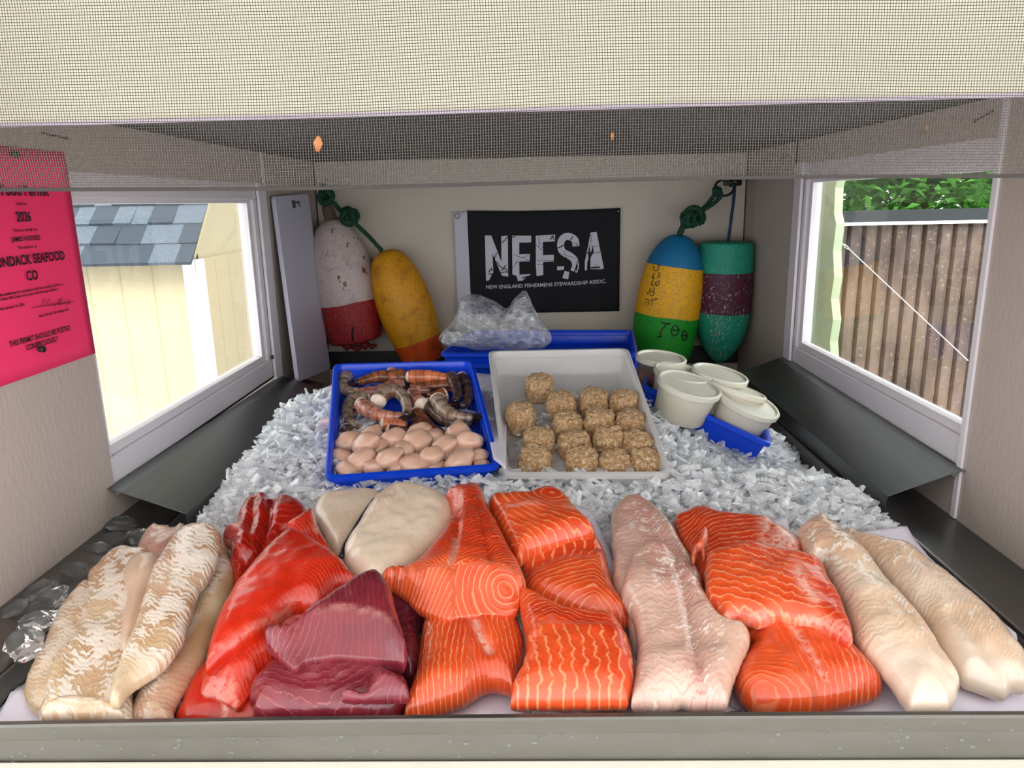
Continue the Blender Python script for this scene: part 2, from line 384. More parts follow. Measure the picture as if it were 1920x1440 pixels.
def permit():
    X = XL+.0025; y0, y1, z0, z1 = .755, .9575, -.183, .071
    M['pink'] = simple('pink_paper', srgb(244, 50, 104), .55); M['ink'] = simple('black_ink', srgb(22, 12, 16), .6)
    t = empty('permit_notice', (X, (y0+y1)/2, z0), 'bright pink printed permit sheet pinned to the left wall', 'notice')
    n = 14; vs = []; fs = []
    for i in range(n+1):
        for j in range(n+1):
            u, v = i/n, j/n; lift = .0012*math.sin(u*4+v*3)+.004*max(0, v-.0)**6*0+.0035*max(0, .2-v)*u
            vs.append((X-.0005+lift*.6, y0+(y1-y0)*u, z0+(z1-z0)*v))
    for i in range(n):
        for j in range(n): fs.append((i*(n+1)+j, (i+1)*(n+1)+j, (i+1)*(n+1)+j+1, i*(n+1)+j+1))
    o = MB().add(vs, fs).build('paper', M['pink'], t, True); so = o.modifiers.new('s', 'SOLIDIFY'); so.thickness = .0003
    def T(s, px, size, sx=1, bold=0.0, dy=0):
        p = onX(*px, X); text_mesh('printed_text', s, size, M['ink'], (X+.0014, p.y+dy, p.z-size*.35), (0, 1, 0), (0, 0, 1), t, sx=sx, bold=bold)
    c = (58, 516); yc = onX(*c, X).y
    def TT(s, ypx, size, sx=1, bold=0.0, xpx=None):
        # text line whose middle sits at the sheet's centre line
        zc = onX(c[0], ypx, X).z
        if xpx is not None: y = onX(xpx, ypx, X).y
        else: y = yc-.002
        zc = onX(xpx if xpx is not None else 50, ypx, X).z
        text_mesh('printed_text', s, size, M['ink'], (X+.0014, y, zc-size*.35), (0, 1, 0), (0, 0, 1), t, sx=sx, bold=bold)
    TT('Food Permit', 357, .0165, 1, .0004, 45)
    TT('Valid for', 382, .0048, 1.1, .0001, 38)
    TT('2026', 406, .0150, .85, .0004, 42)
    TT('This is to certify that', 431, .0046, 1.1, .0001, 45)
    TT('JAMES HODGES', 447, .0072, 1.0, .0002, 47)
    TT('The operator of', 463, .0046, 1.1, .0001, 49)
    TT('ADIRONDACK SEAFOOD', 487, .0150, .9, .0004, 42)
    TT('CO', 516, .0150, .9, .0004, 58)
    TT('Has operate until establishment in compliance with the provisions of Title of', 545, .0043, 1.05, .0001, 45)
    TT('The City of Glens Falls Code and is under the following conditions', 553, .0043, 1.05, .0001, 45)
    TT('Effective Date: January 1st, 2026', 577, .0046, 1.0, .0001, 10)
    TT('Glens Falls City Clerk, Megan Nolin', 586, .0043, .95, .0001, 100)
    TT('THIS PERMIT SHOULD BE POSTED', 629, .0088, .85, .0002, 76)
    TT('CONSPICUOUSLY', 643, .0088, .85, .0002, 78)
    a = onX(58, 577, X); b = onX(137, 566, X)
    MB().tube([(X+.0012, a.y, a.z), (X+.0012, b.y, b.z)], .0003, 4).build('signature_line', M['ink'], t)
    sg = [(76, 573), (82, 560), (84, 573), (90, 560), (92, 573), (97, 568), (100, 575), (103, 568), (106, 571), (110, 560), (108, 573), (114, 558), (113, 572), (118, 566), (122, 572), (127, 562), (126, 571), (131, 566)]
    pp = smooth_path([onX(x, y, X)+Vector((.0014, 0, 0)) for x, y in sg], 4)
    MB().tube(pp, .00028, 4).build('signature', M['ink'], t)
permit()
def pin(px, label, X=XL, s=1):
    p = onX(*px, X); p.x += .004
    t = MB().tube([(X, p.y, p.z), (X+.005, p.y, p.z), (X+.0055, p.y, p.z), (X+.009, p.y, p.z), (X+.0095, p.y, p.z), (X+.011, p.y, p.z)], [.0008, .0008, .0034, .0028, .0040, .0034], 14)
    tag(t.build('push_pin', M['black'], smooth=False), label, 'pin')
pin((66, 655), 'black push pin through the bottom of the pink permit')
pin((16, 290), 'black push pin in the top of the pink permit behind the screen')

# ---------------------------------------------------------------- cutting board leaning on the left wall
def cutting_board():
    a, b, c, d = [onX(x, y, X) for (x, y, X) in ((507, 368, -.5715), (571, 363, -.5715), (613, 692, -.545), (553, 716, -.545))]
    t = empty('cutting_board', d, 'tall white plastic cutting board leaning against the left wall beyond the window', 'cutting board')
    vs = []; fs = []; out = []
    P = [a, b, c, d]; r = .012
    ring = []
    for i in range(4):
        p, q, s = P[i-1], P[i], P[(i+1) % 4]; u = (p-q).normalized(); v = (s-q).normalized()
        for k in range(5):
            w = k/4; ring.append((q+u*r)*(1-w)**2+q*2*w*(1-w)+(q+v*r)*w*w)
    th = Vector((.010, 0, 0)); n = len(ring); vs = ring+[p-th*-1 for p in ring]
    vs = [p for p in ring]+[p+th for p in ring]
    fs = [tuple(range(n)), tuple(range(n, 2*n))[::-1]]+[(i, i+n, (i+1) % n+n, (i+1) % n) for i in range(n)]
    o = MB().add(vs, fs).build('board', simple('white_plastic_board', srgb(196, 192, 208), .4, bumpsc=150, bumpst=.1), t)
    nrm = o.modifiers.new('b', 'BEVEL'); nrm.width = .0015; nrm.segments = 2; nrm.limit_method = 'ANGLE'
    p = onX(543, 384, -.5715)+Vector((.0112, 0, 0)); m = MB()
    m.box(p.x-.001, p.x+.0006, p.y-.016, p.y+.010, p.z-.010, p.z+.010)
    m.build('hang_hole', simple('board_hole', srgb(72, 70, 72), .7), t, bevel=.0005)
    q = onX(553, 379, -.56)+Vector((.002, 0, 0))
    tag(MB().tube([q+Vector((-.01, 0, 0)), q+Vector((.006, 0, -.001))], .0016, 8).tube([q+Vector((.006, 0, -.001)), q+Vector((.008, 0, -.001))], .004, 8).tube([q+Vector((.007,0,-.001)), q+Vector((.008,.008,-.012))], .001, 6).build('nail', M['black']), 'dark nail holding the white cutting board at its top hole', 'nail')
cutting_board()

# ---------------------------------------------------------------- flag on the back wall
def flag():
    Y = YB-.006
    M['flagblack'] = simple('black_cloth', srgb(8, 8, 16), .85, bumpsc=900, bumpst=.3); M['flagwhite'] = simple('white_cloth', srgb(196, 190, 202), .8, bumpsc=900, bumpst=.3)
    def Q(x, y): return onY(x, y, Y)
    t = empty('flag', Q(1005, 490), 'black cloth flag with white lettering pinned to the back wall', 'flag')
    def wav(p, o=0): return Vector((p.x, Y-.002-.0022*math.sin(p.x*30+p.z*12)-o, p.z))
    def sheet(c, n1, n2, o):
        vs = []; fs = []
        for i in range(n1+1):
            for j in range(n2+1):
                u, v = i/n1, j/n2
                x = (c[0][0]*(1-u)+c[1][0]*u)*(1-v)+(c[3][0]*(1-u)+c[2][0]*u)*v; y = (c[0][1]*(1-u)+c[1][1]*u)*(1-v)+(c[3][1]*(1-u)+c[2][1]*u)*v
                y += 2.5*math.sin(u*PI)*(1 if v < .5 else 0)*(1-2*v if v < .5 else 0)*1.0
                vs.append(wav(Q(x, y), o))
        for i in range(n1):
            for j in range(n2): fs.append((i*(n2+1)+j, (i+1)*(n2+1)+j, (i+1)*(n2+1)+j+1, i*(n2+1)+j+1))
        return MB().add(vs, fs)
    o = sheet([(873, 395), (1163, 390), (1161, 583), (881, 589)], 40, 26, 0).build('cloth', M['flagblack'], t, True)
    s = o.modifiers.new('s', 'SOLIDIFY'); s.thickness = .001
    o = sheet([(849, 396), (876, 395), (884, 589), (858, 590)], 6, 26, .0005).build('hoist_band', M['flagwhite'], t, True)
    s = o.modifiers.new('s', 'SOLIDIFY'); s.thickness = .0014
    def ring(px, r):
        p = wav(Q(*px), .0012); m = MB(); pts = [p+Vector((math.cos(a)*r, 0, math.sin(a)*r)) for a in np.linspace(0, 2*PI, 17)]
        m.tube(pts, r*.35, 6, False); m.build('grommet', simple('grommet_brass', srgb(140, 132, 120), .35, .9), t, True)
        MB().tube([p+Vector((0, .001, 0)), p-Vector((0, .0002, 0))], r*.7, 12).build('grommet_hole', M['black'], t)
    ring((858, 405), .0062)
    MB().tube([wav(Q(1159, 396), .0005), wav(Q(1159, 396), .003)], .0018, 8).build('corner_pin', M['flagwhite'], t)
    Z = lambda x, y: (820+x/5.053, 380+y/5.053)      # reading grid of the lettering
    def poly(name, pts, mat, o=.0022, sub=True):
        out = []
        for i, p in enumerate(pts):
            q = pts[(i+1) % len(pts)]; k = max(1, int(math.hypot(q[0]-p[0], q[1]-p[1])/18))
            out += [(p[0]+(q[0]-p[0])*j/k, p[1]+(q[1]-p[1])*j/k) for j in range(k)]
        grid = [(x, y) for x in range(440, 1600, 22) for y in range(270, 760, 22)]
        nb = len(out); r = delaunay_2d_cdt([Vector(p) for p in out+grid], [], [list(range(nb))[::-1]], 1, 1e-4)
        return MB().add([wav(Q(*Z(v.x, v.y)), o) for v in r[0]], [tuple(f) for f in r[2]]).build(name, mat, t)
    W, K = M['flagwhite'], M['flagblack']
    L = {
     'letter_n': [[(452, 310), (512, 310), (608, 560), (606, 316), (668, 312), (672, 700), (612, 690), (524, 480), (530, 660), (490, 735), (462, 738)]],
     'letter_e': [[(708, 312), (890, 312), (888, 376), (776, 378), (776, 488), (878, 486), (876, 556), (776, 558), (778, 680), (890, 676), (850, 700), (806, 738), (752, 738), (750, 690), (712, 680)]],
     'letter_f': [[(932, 312), (1116, 302), (1114, 364), (1000, 372), (1000, 496), (1104, 492), (1102, 556), (1002, 560), (1004, 684), (940, 696), (934, 600)]],
     'letter_a': [[(1452, 282), (1508, 276), (1578, 624), (1544, 630), (1448, 628), (1450, 520), (1480, 470), (1474, 400), (1456, 470), (1420, 560), (1416, 640), (1396, 640), (1396, 560)]],
    }
    for k, ps in L.items():
        for p in ps: poly(k, p, W)
    # the curved S
    def stroke(name, path, w, mat, o=.0022):
        pts = smooth_path([(x, y, 0) for x, y in path], 6); L_, R_ = [], []
        for i, p in enumerate(pts):
            d = (pts[min(i+1, len(pts)-1)]-pts[max(i-1, 0)]).normalized(); n = Vector((-d.y, d.x, 0))*w/2
            L_.append(p+n); R_.append(p-n)
        vs = [wav(Q(*Z(p.x, p.y)), o) for p in L_+R_]; n = len(pts)
        ob = MB().add(vs, [(i, i+1, n+i+1, n+i) for i in range(n-1)]).build(name, mat, t); return ob
    stroke('letter_s', [(1312, 412), (1304, 355), (1262, 324), (1212, 322), (1174, 360), (1168, 420), (1190, 466), (1250, 500), (1296, 540), (1308, 600), (1290, 650)], 66, W)
    poly('letter_s_tail', [(1134, 604), (1200, 600), (1198, 632), (1134, 640)], W)
    poly('letter_s_tail', [(1206, 645), (1250, 655), (1238, 724), (1182, 712)], W)
    # wharf, masts and map marks cut out of the letters
    cut = MB(); wharf = cut
    def kpoly(pts, o=.003):
        nonlocal cut
        cut.add([wav(Q(*Z(*p)), o) for p in pts], [tuple(range(len(pts)))])
    for pts in ([(466, 672), (540, 668), (610, 690), (680, 700), (760, 712), (760, 740), (466, 735)][:6],
                [(500, 640), (512, 612), (524, 640)], [(486, 660), (494, 625), (500, 660)], [(1432, 628), (1428, 470), (1440, 390), (1446, 470), (1448, 628)],
                [(1450, 610), (1540, 604), (1540, 618), (1450, 622)], [(1496, 612), (1498, 556), (1503, 612)], [(1416, 470), (1462, 466), (1462, 482), (1416, 484)],
                [(1290, 660), (1330, 540), (1336, 545), (1300, 665)], [(1310, 640), (1322, 585), (1330, 590), (1322, 640)],
                [(708, 700), (750, 690), (752, 720), (708, 716)]): kpoly(pts)
    rr = random.Random(5)
    cut.build('harbour_silhouette', K, t)['kind'] = 'stuff'; cut = MB()
    def dots(a, b, n, s=5, j=3):
        for i in range(n):
            x = a[0]+(b[0]-a[0])*i/max(1, n-1)+rr.uniform(-j, j); y = a[1]+(b[1]-a[1])*i/max(1, n-1)+rr.uniform(-j, j)
            kpoly([(x+s*math.cos(q), y+s*math.sin(q)) for q in np.linspace(0, 2*PI, 7)[:-1]])
    dots((730, 490), (870, 548), 9); dots((760, 550), (720, 610), 5); dots((790, 520), (860, 500), 5); dots((750, 570), (870, 545), 7)
    dots((960, 320), (965, 380), 4); dots((940, 400), (990, 440), 6); dots((960, 380), (1000, 420), 4); dots((950, 545), (1095, 550), 10); dots((950, 585), (1000, 585), 4)
    dots((1160, 480), (1300, 520), 9); dots((1200, 460), (1220, 520), 4); dots((1300, 385), (1330, 400), 4); dots((1455, 310), (1455, 370), 5); dots((1465, 412), (1535, 408), 5); dots((1465, 480), (1540, 466), 6)
    cut.build('dotted_marks', K, t)['kind'] = 'stuff'; cut = MB()
    def crack(pts, w=4):
        pp = []
        for i in range(len(pts)-1):
            for k in range(4): u = k/4; pp.append((pts[i][0]*(1-u)+pts[i+1][0]*u+rr.uniform(-5, 5), pts[i][1]*(1-u)+pts[i+1][1]*u+rr.uniform(-5, 5)))
        pp.append(pts[-1])
        for i in range(len(pp)-1):
            (x0, y0), (x1, y1) = pp[i], pp[i+1]; d = math.hypot(x1-x0, y1-y0) or 1; nx, ny = -(y1-y0)/d*w, (x1-x0)/d*w
            kpoly([(x0+nx, y0+ny), (x1+nx, y1+ny), (x1-nx, y1-ny), (x0-nx, y0-ny)])
    crack([(664, 318), (640, 350), (612, 380)]); crack([(560, 470), (545, 540), (590, 600), (630, 625), (650, 590)]); crack([(610, 640), (640, 620), (665, 650)]); crack([(590, 655), (670, 660)])
    crack([(712, 330), (745, 318)]); crack([(1068, 350), (1090, 310), (1106, 350)], 5); crack([(1140, 430), (1180, 410), (1196, 400)], 5); crack([(1258, 350), (1285, 320)], 5)
    crack([(800, 715), (850, 700), (890, 690)], 6); crack([(1000, 690), (940, 706)], 6)
    cut.build('crack_lines', K, t)['kind'] = 'stuff'
    # association line under the letters
    s = 'NEW ENGLAND FISHERMENS STEWARDSHIP ASSOC.'
    a, b = wav(Q(911, 541)), wav(Q(1136, 530)); xd = (b-a).normalized()
    ob = text_mesh('small_text', s, .0150, W, (0, 0, 0), (1, 0, 0), (0, 0, 1), None, align='LEFT', bold=.0002)
    w = max(v.co.x for v in ob.data.vertices); L0 = (b-a).length
    for v in ob.data.vertices:
        u = v.co.x/w; x = a.x+(b.x-a.x)*u; sag = -.0022*math.sin(u*PI)
        z = a.z+(b.z-a.z)*u+v.co.z*.95+sag; p = wav(Vector((x, 0, z)), .0024); v.co = p
    bpy.context.view_layer.update(); ob.parent = t; ob.matrix_parent_inverse = t.matrix_world.inverted()
flag()
# ---------------------------------------------------------------- buoys and ropes on the back wall
def setattr_f(me, name, arr):
    a = me.attributes.new(name, 'FLOAT', 'POINT'); a.data.foreach_set('value', np.asarray(arr, dtype=np.float32))
def buoy_mat(name, stops, chips, chipcol, dirt=.4, scale=60, chipth=.66):
    m = NT(name); u = m.attr('u'); nz = m.noise(14, 3)
    uu = m.math('ADD', u, m.math('MULTIPLY', m.math('SUBTRACT', nz, .5), .02)); c = stops[0][1]
    for pos, col in stops[1:]: c = m.mix(m.step(uu, pos-.002, pos+.002), c, col)
    d = m.noise(22, 6, rough=.7); c = m.mix(m.math('MULTIPLY', m.step(d, .45, .75), dirt), c, tuple(x*.35 for x in stops[0][1][:3])+(1,), 'MULTIPLY')
    ch = m.noise(scale, 4, m.scalev(m.obj(), (1, 1, .6)), .7); mask = m.noise(7, 2); k = m.step(m.math('ADD', ch, m.math('MULTIPLY', mask, chips)), chipth, chipth+.03)
    c = m.mix(k, c, chipcol); sp = m.noise(260, 2); c = m.mix(m.math('MULTIPLY', m.step(sp, .56, .68), .6), c, tuple(x*.4 for x in stops[0][1][:3])+(1,))
    m.set(Base_Color=c, Roughness=.6); m.bump(m.math('SUBTRACT', m.noise(120, 5), k), .5, .0012); return m.m
def lathe(a, b, prof, n=40, seed=0, wob=.0015):
    ax = (b-a); L = ax.length; ax = ax/L; u = ax.cross(Vector((0, 1, 0))).normalized(); w = ax.cross(u); vs = []; fs = []; us = []
    P = smooth_path([(t, r, 0) for t, r in prof], 5)
    for p in P:
        for k in range(n):
            an = 2*PI*k/n; dirv = u*math.cos(an)+w*math.sin(an); r = max(p.y, 0)
            q = a+ax*(p.x*L)+dirv*r; q += dirv*wob*noise.noise(q*14+Vector((seed, 0, 0)))*(1 if r > .01 else 0); vs.append(q); us.append(p.x)
    N = len(P)
    for i in range(N-1):
        for k in range(n): fs.append((i*n+k, i*n+(k+1) % n, (i+1)*n+(k+1) % n, (i+1)*n+k))
    fs += [tuple(range(n))[::-1], tuple((N-1)*n+k for k in range(n))]
    return vs, fs, us
def buoy(top, bot, Y, R, prof, mat, label):
    a, b = onY(*top, Y), onY(*bot, Y); t = empty('lobster_buoy', b, label, 'buoy', 'old lobster buoys hanging on the back wall')
    vs, fs, us = lathe(a, b, [(u, r*R) for u, r in prof], seed=top[0])
    o = MB().add(vs, fs).build('float_body', mat, t, True); setattr_f(o.data, 'u', us); return t, a, b
red, white = srgb(150, 12, 18), srgb(196, 180, 174)
M['b1'] = buoy_mat('white_red_paint', [(0, white), (.665, red)], .22, srgb(110, 42, 34), .35, 55, .745)
M['b2'] = buoy_mat('yellow_orange_paint', [(0, srgb(214, 146, 8)), (.80, srgb(214, 76, 14))], .12, srgb(225, 190, 60), .7, 90, .72)
M['b3'] = buoy_mat('blue_yellow_green_paint', [(0, srgb(16, 112, 160)), (.245, srgb(240, 174, 6)), (.635, srgb(22, 152, 22))], .1, srgb(120, 190, 200), .15, 60, .76)
M['b4'] = buoy_mat('teal_maroon_paint', [(0, srgb(24, 150, 122)), (.245, srgb(84, 14, 52)), (.57, srgb(24, 150, 122))], .30, srgb(196, 178, 160), .35, 190, .74)
t1, a1, b1 = buoy((620, 412), (668, 640), 2.0, .083, [(0, .0), (0, .18), (.02, .36), (.08, .58), (.2, .82), (.36, .96), (.55, 1.0), (.75, .98), (.93, .90), (.985, .82), (1.0, .6), (1.0, 0)], M['b1'], 'white and dark red lobster buoy, leftmost on the back wall')
vs, fs, us = lathe(onY(612, 384, 2.0), onY(622, 416, 2.0), [(0, .013), (.3, .016), (.8, .018), (1, .024)], 20)
MB().add(vs, fs).build('neck', simple('mossy_neck', srgb(120, 96, 84), .9, bumpsc=120, bumpst=1, bdist=.004, var=1.2), t1, True)
k = MB()
for (x, y, r) in ((650, 650, .013), (668, 654, .011), (684, 648, .013), (698, 650, .008)):
    c = onY(x, y, 1.99); k.tube([c+Vector((-.012, 0, .006)), c, c+Vector((.012, 0, .004))], [r*.4, r, r*.5], 8)
k.build('bottom_knot', simple('dark_red_knot', srgb(120, 28, 24), .7, bumpsc=80, var=.6), t1, True)
MB().tube(smooth_path([onY(663, 612, 1.914), onY(660, 625, 1.918), onY(662, 640, 1.925)], 4), [.001]+[.0022]*7+[.001], 6).build('crack', M['black'], t1)
t2, a2, b2 = buoy((722, 470), (797, 678), 1.99, .074, [(0, .0), (0, .2), (.03, .45), (.10, .68), (.25, .90), (.45, 1.0), (.65, .97), (.85, .84), (.97, .74), (1.0, .6), (1.0, 0)], M['b2'], 'worn yellow lobster buoy with an orange end, tilted beside the white and red one')
t3, a3, b3 = buoy((1275, 440), (1237, 672), 1.99, .085, [(0, .0), (0, .12), (.02, .34), (.08, .58), (.18, .80), (.3, .92), (.5, 1.0), (.75, 1.0), (.92, .95), (.985, .85), (1.0, .6), (1.0, 0)], M['b3'], 'lobster buoy banded blue, yellow and green with black handwriting')
t4, a4, b4 = buoy((1362, 452), (1349, 680), 1.99, .072, [(0, .0), (0, .6), (.01, .88), (.04, .95), (.2, 1.0), (.5, 1.0), (.68, .93), (.82, .74), (.93, .45), (.985, .2), (1.0, 0)], M['b4'], 'chipped teal lobster buoy with a maroon band, rightmost in the corner')
# black handwriting brushed on the banded buoy
def onBuoy(x, y, a, b, R):
    p0 = onY(x, y, 1.99); ax = (b-a).normalized(); d = Vector(ray(x, y)).normalized(); o = -a
    # ray / cylinder
    dd = d-ax*d.dot(ax); oo = o-ax*o.dot(ax); A = dd.dot(dd); B = 2*dd.dot(oo); C = oo.dot(oo)-R*R; D = B*B-4*A*C
    if D < 0: return p0
    return d*((-B-math.sqrt(D))/(2*A))
wr = MB()
def glyph(pts, R=.0865, w=.0013):
    wr.tube(smooth_path([onBuoy(x, y, a3, b3, R) for x, y in pts], 3), w, 5)
Z2 = lambda x, y: (1150+x/3.893, 330+y/3.893)
for g in ([(345, 655), (325, 648), (332, 668), (318, 690), (296, 686), (292, 655)], [(330, 705), (334, 726), (322, 746)], [(300, 708), (288, 735), (296, 752), (282, 740)],
          [(330, 760), (334, 785), (318, 802), (306, 785), (318, 768)], [(290, 765), (275, 785), (284, 800), (298, 790)], [(275, 820), (262, 832), (275, 845), (290, 838)],
          [(300, 812), (292, 870), (268, 868)], [(255, 865), (250, 850), (268, 850)], [(236, 905), (248, 900), (262, 915), (255, 940), (236, 945), (230, 930), (240, 920), (262, 930)], [(285, 890), (280, 945)], [(300, 895), (318, 895), (310, 905), (268, 905)]):
    glyph([Z2(*p) for p in g], .0845, .0011)
wr.build('yellow_band_writing', M['black'], t3); wr = MB()
for g in ([(352, 1068), (385, 1078), (416, 1078)], [(388, 1082), (345, 1140), (350, 1168)], [(322, 1172), (352, 1172)],
          [(440, 1095), (425, 1125), (435, 1165), (462, 1160), (480, 1125), (465, 1095), (440, 1095)], [(430, 1120), (450, 1130), (478, 1118)],
          [(520, 1128), (505, 1145), (505, 1185), (520, 1200), (535, 1185), (538, 1150), (520, 1128)], [(506, 1165), (534, 1165)]):
    glyph([Z2(*p) for p in g], .0865, .0016)
wr.build('green_band_writing', M['black'], t3)
def rope_mb(path, R, twist=260, strands=3, closed=False, m=None):
    P = smooth_path(path, 10); m = m or MB(); L = 0; acc = [0]
    for i in range(1, len(P)): L += (P[i]-P[i-1]).length; acc.append(L)
    t0 = (P[1]-P[0]).normalized(); u = t0.cross(Vector((.3, 1, .2))).normalized(); fr = []
    for i in range(len(P)):
        t = (P[min(i+1, len(P)-1)]-P[max(i-1, 0)]).normalized(); u = (u-t*u.dot(t)).normalized(); fr.append((u.copy(), t.cross(u)))
    for s in range(strands):
        pts = []
        for i, p in enumerate(P):
            an = acc[i]*twist+2*PI*s/strands; pts.append(p+(fr[i][0]*math.cos(an)+fr[i][1]*math.sin(an))*R*.55)
        m.tube(pts, R*.62, 6)
    return m
def knot(c, r, R, m, seed=0):
    pts = []
    for i in range(22):
        a = 2*PI*i/21*2; pts.append(c+Vector((math.cos(a)*r*(1+.25*math.cos(1.5*a)), math.sin(1.5*a+seed)*r*.7, math.sin(a)*r*(1+.25*math.cos(1.5*a)))))
    rope_mb(pts, R, 260, 3, m=m)
M['rope_g'] = simple('green_rope', srgb(6, 66, 44), .7, bumpsc=500, var=.7); M['rope_b'] = simple('navy_rope', srgb(24, 52, 84), .7, bumpsc=500, var=.5)
Yr = 1.965
m = MB(); rope_mb([onY(x, y, Yr) for x, y in ((607, 345), (604, 360), (612, 378), (625, 380), (636, 392), (650, 402), (665, 418), (690, 442), (716, 470))], .0055, m=m)
knot(onY(611, 369, Yr-.006), .015, .0058, m); knot(onY(654, 406, Yr-.004), .017, .0062, m, 1); knot(onY(612, 362, Yr-.002), .010, .005, m, 2)
tag(m.build('rope', M['rope_g'], smooth=True), 'knotted dark green rope between the white and the yellow buoy', 'rope')
m = MB(); rope_mb([onY(x, y, Yr) for x, y in ((1350, 360), (1338, 368), (1325, 384), (1306, 402))], .0052, m=m)
rope_mb([onY(x, y, Yr-.01) for x, y in ((1347, 356), (1352, 366), (1340, 380), (1322, 392), (1300, 406))], .0052, m=m)
rope_mb([onY(x, y, Yr) for x, y in ((1300, 404), (1285, 418), (1274, 440))], .0075, m=m)
knot(onY(1302, 406, Yr-.006), .019, .0065, m); knot(onY(1292, 411, Yr-.006), .015, .006, m, 1); knot(onY(1345, 359, Yr), .007, .005, m, 1)
tag(m.build('rope', M['rope_g'], smooth=True), 'green rope knotted from the iron ring down to the banded buoy', 'rope')
m = MB(); rope_mb([onY(x, y, Yr+.01) for x, y in ((1377, 346), (1376, 370), (1371, 410), (1365, 455))], .0042, m=m)
tag(m.build('rope', M['rope_b'], smooth=True), 'thin navy blue rope holding up the teal buoy', 'rope')
c = onY(1358, 352, Yr+.01); m = MB(); m.tube([c+Vector((math.cos(a)*.024, .006*math.sin(a), math.sin(a)*.0195)) for a in np.linspace(0, 2*PI, 29)], .0032, 8, False)
c2 = onY(1378, 342, Yr+.03); m.tube([c2+Vector((-.014, 0, 0)), c2+Vector((.014, 0, .004))], .012, 12).tube([c2, c2+Vector((0, .09, 0))], .008, 10)
tag(m.build('iron_ring', M['black'], smooth=True), 'black iron ring on a wall hook above the right buoys', 'ring')

# ---------------------------------------------------------------- trays
class Tray: pass
def tray(name, label, corners, depth, mat, flange=.006, rc=.017, sub=None, group=None, wallslope=.14, steps=((.012, .0015),), thick=.0022):
    nl, nr, fr_, fl = [Vector(c) for c in corners]
    C = (nl+nr+fr_+fl)/4; X = ((nr-nl)+(fr_-fl)).normalized(); n = X.cross((fl-nl)+(fr_-nr)).normalized(); Yv = n.cross(X)
    T = Tray(); T.n = n; T.c = C; T.X = X; T.Y = Yv; T.depth = depth
    q = [((p-C).dot(X), (p-C).dot(Yv)) for p in (nl, nr, fr_, fl)]
    def loop(inset, d):
        # rounded quad, inset inwards, d below the rim
        P = [Vector((a, b, 0)) for a, b in q]; cc = sum(P, Vector())/4; out = []
        ins = []
        for i in range(4):
            p, r_, s = P[i-1], P[i], P[(i+1) % 4]; u = (p-r_).normalized(); v = (s-r_).normalized()
            sn = abs(u.cross(v).z); ins.append(r_+(u+v)*(inset/sn))
        rad = max(rc-inset*.3, .004)
        for i in range(4):
            p, r_, s = ins[i-1], ins[i], ins[(i+1) % 4]; u = (p-r_).normalized(); v = (s-r_).normalized()
            for k in range(7):
                w = k/6; out.append((r_+u*rad)*(1-w)**2+r_*2*w*(1-w)+(r_+v*rad)*w*w)
            nx = (s-v*rad); st = r_+v*rad
            for k in range(1, 6): out.append(st.lerp(nx, k/6))
        return [C+X*p.x+Yv*p.y-n*d for p in out]
    D = depth; prof = [(.0, .009), (-.0008, .0085), (-.0008, .001), (.001, 0), (flange-.001, 0), (flange, .001)]
    ins = flange
    for (sd, si) in steps:
        prof += [(ins+sd*wallslope, sd), (ins+sd*wallslope+si, sd+.0012)]; ins += si
    ib = ins+D*wallslope
    prof += [(ib-.001, D-.006), (ib+.002, D-.0015), (ib+.006, D)]
    inner = len(prof)
    outer = [(ib+.006, D+thick), (ib-.002, D+thick), (ib-.0035, D-.004), (flange+.012*wallslope-thick, .0135), (flange-thick, .010), (.0022, .0092)]
    vs = []; fs = []; loops = [loop(i, d) for i, d in prof]; N = len(loops[0])
    for L in loops: vs += L
    for j in range(len(loops)-1):
        for i in range(N): fs.append((j*N+i, j*N+(i+1) % N, (j+1)*N+(i+1) % N, (j+1)*N+i))
    fs.append(tuple((inner-1)*N+i for i in range(N)))
    base = len(vs); lo = [loop(i, d) for i, d in outer]
    for L in lo: vs += L
    fs.append(tuple(base+i for i in range(N))[::-1])
    for j in range(len(lo)-1):
        for i in range(N): fs.append((base+j*N+i, base+j*N+(i+1) % N, base+(j+1)*N+(i+1) % N, base+(j+1)*N+i))
    j = base+(len(lo)-1)*N
    for i in range(N): fs.append((j+i, j+(i+1) % N, (i+1) % N, i))
    o = MB().add(vs, fs).build(name, mat, smooth=True); tag(o, label, 'tray', group)
    o.modifiers.new('n', 'WEIGHTED_NORMAL') if False else None
    es = o.modifiers.new('edges', 'EDGE_SPLIT'); es.split_angle = math.radians(38)
    T.o = o
    def at(px, py, up=0.0): return onPl(px, py, C-n*(D-up), n)
    T.at = at; return T
def plastic(name, c, rough=.3, sss=0, trans=0):
    m = NT(name); nz = m.noise(40, 4); m.set(Base_Color=m.mix(m.math('MULTIPLY', nz, .3), c, tuple(x*.7 for x in c[:3])+(1,)), Roughness=m.math('ADD', m.math('MULTIPLY', nz, .2), rough-.05))
    m.bump(m.noise(300, 2), .06, .0006)
    if sss: m.b.inputs['Subsurface Weight'].default_value = sss; m.b.inputs['Subsurface Radius'].default_value = (.01, .01, .01)
    if trans: m.b.inputs['Transmission Weight'].default_value = trans
    return m.m
M['blue'] = plastic('blue_plastic', srgb(4, 66, 214), .28); M['milky'] = plastic('milky_plastic', srgb(226, 222, 220), .35, .2, .25)
PLT = lambda x, y, z: onZ(x, y, z)
tb = tray('food_tray', 'blue plastic tray of raw shrimp and scallops tilted on the ice', [onZ(609, 895, -.363), onZ(938, 873, -.360), onZ(886, 674, -.276), onZ(626, 682, -.277)], .042, M['blue'], group=None)
tw = tray('food_tray', 'white translucent plastic tray holding rows of crab cakes', [onZ(944, 889, -.3655), onZ(1259, 888, -.3655), onZ(1177, 652, -.262), onZ(916, 657, -.263)], .046, M['milky'])
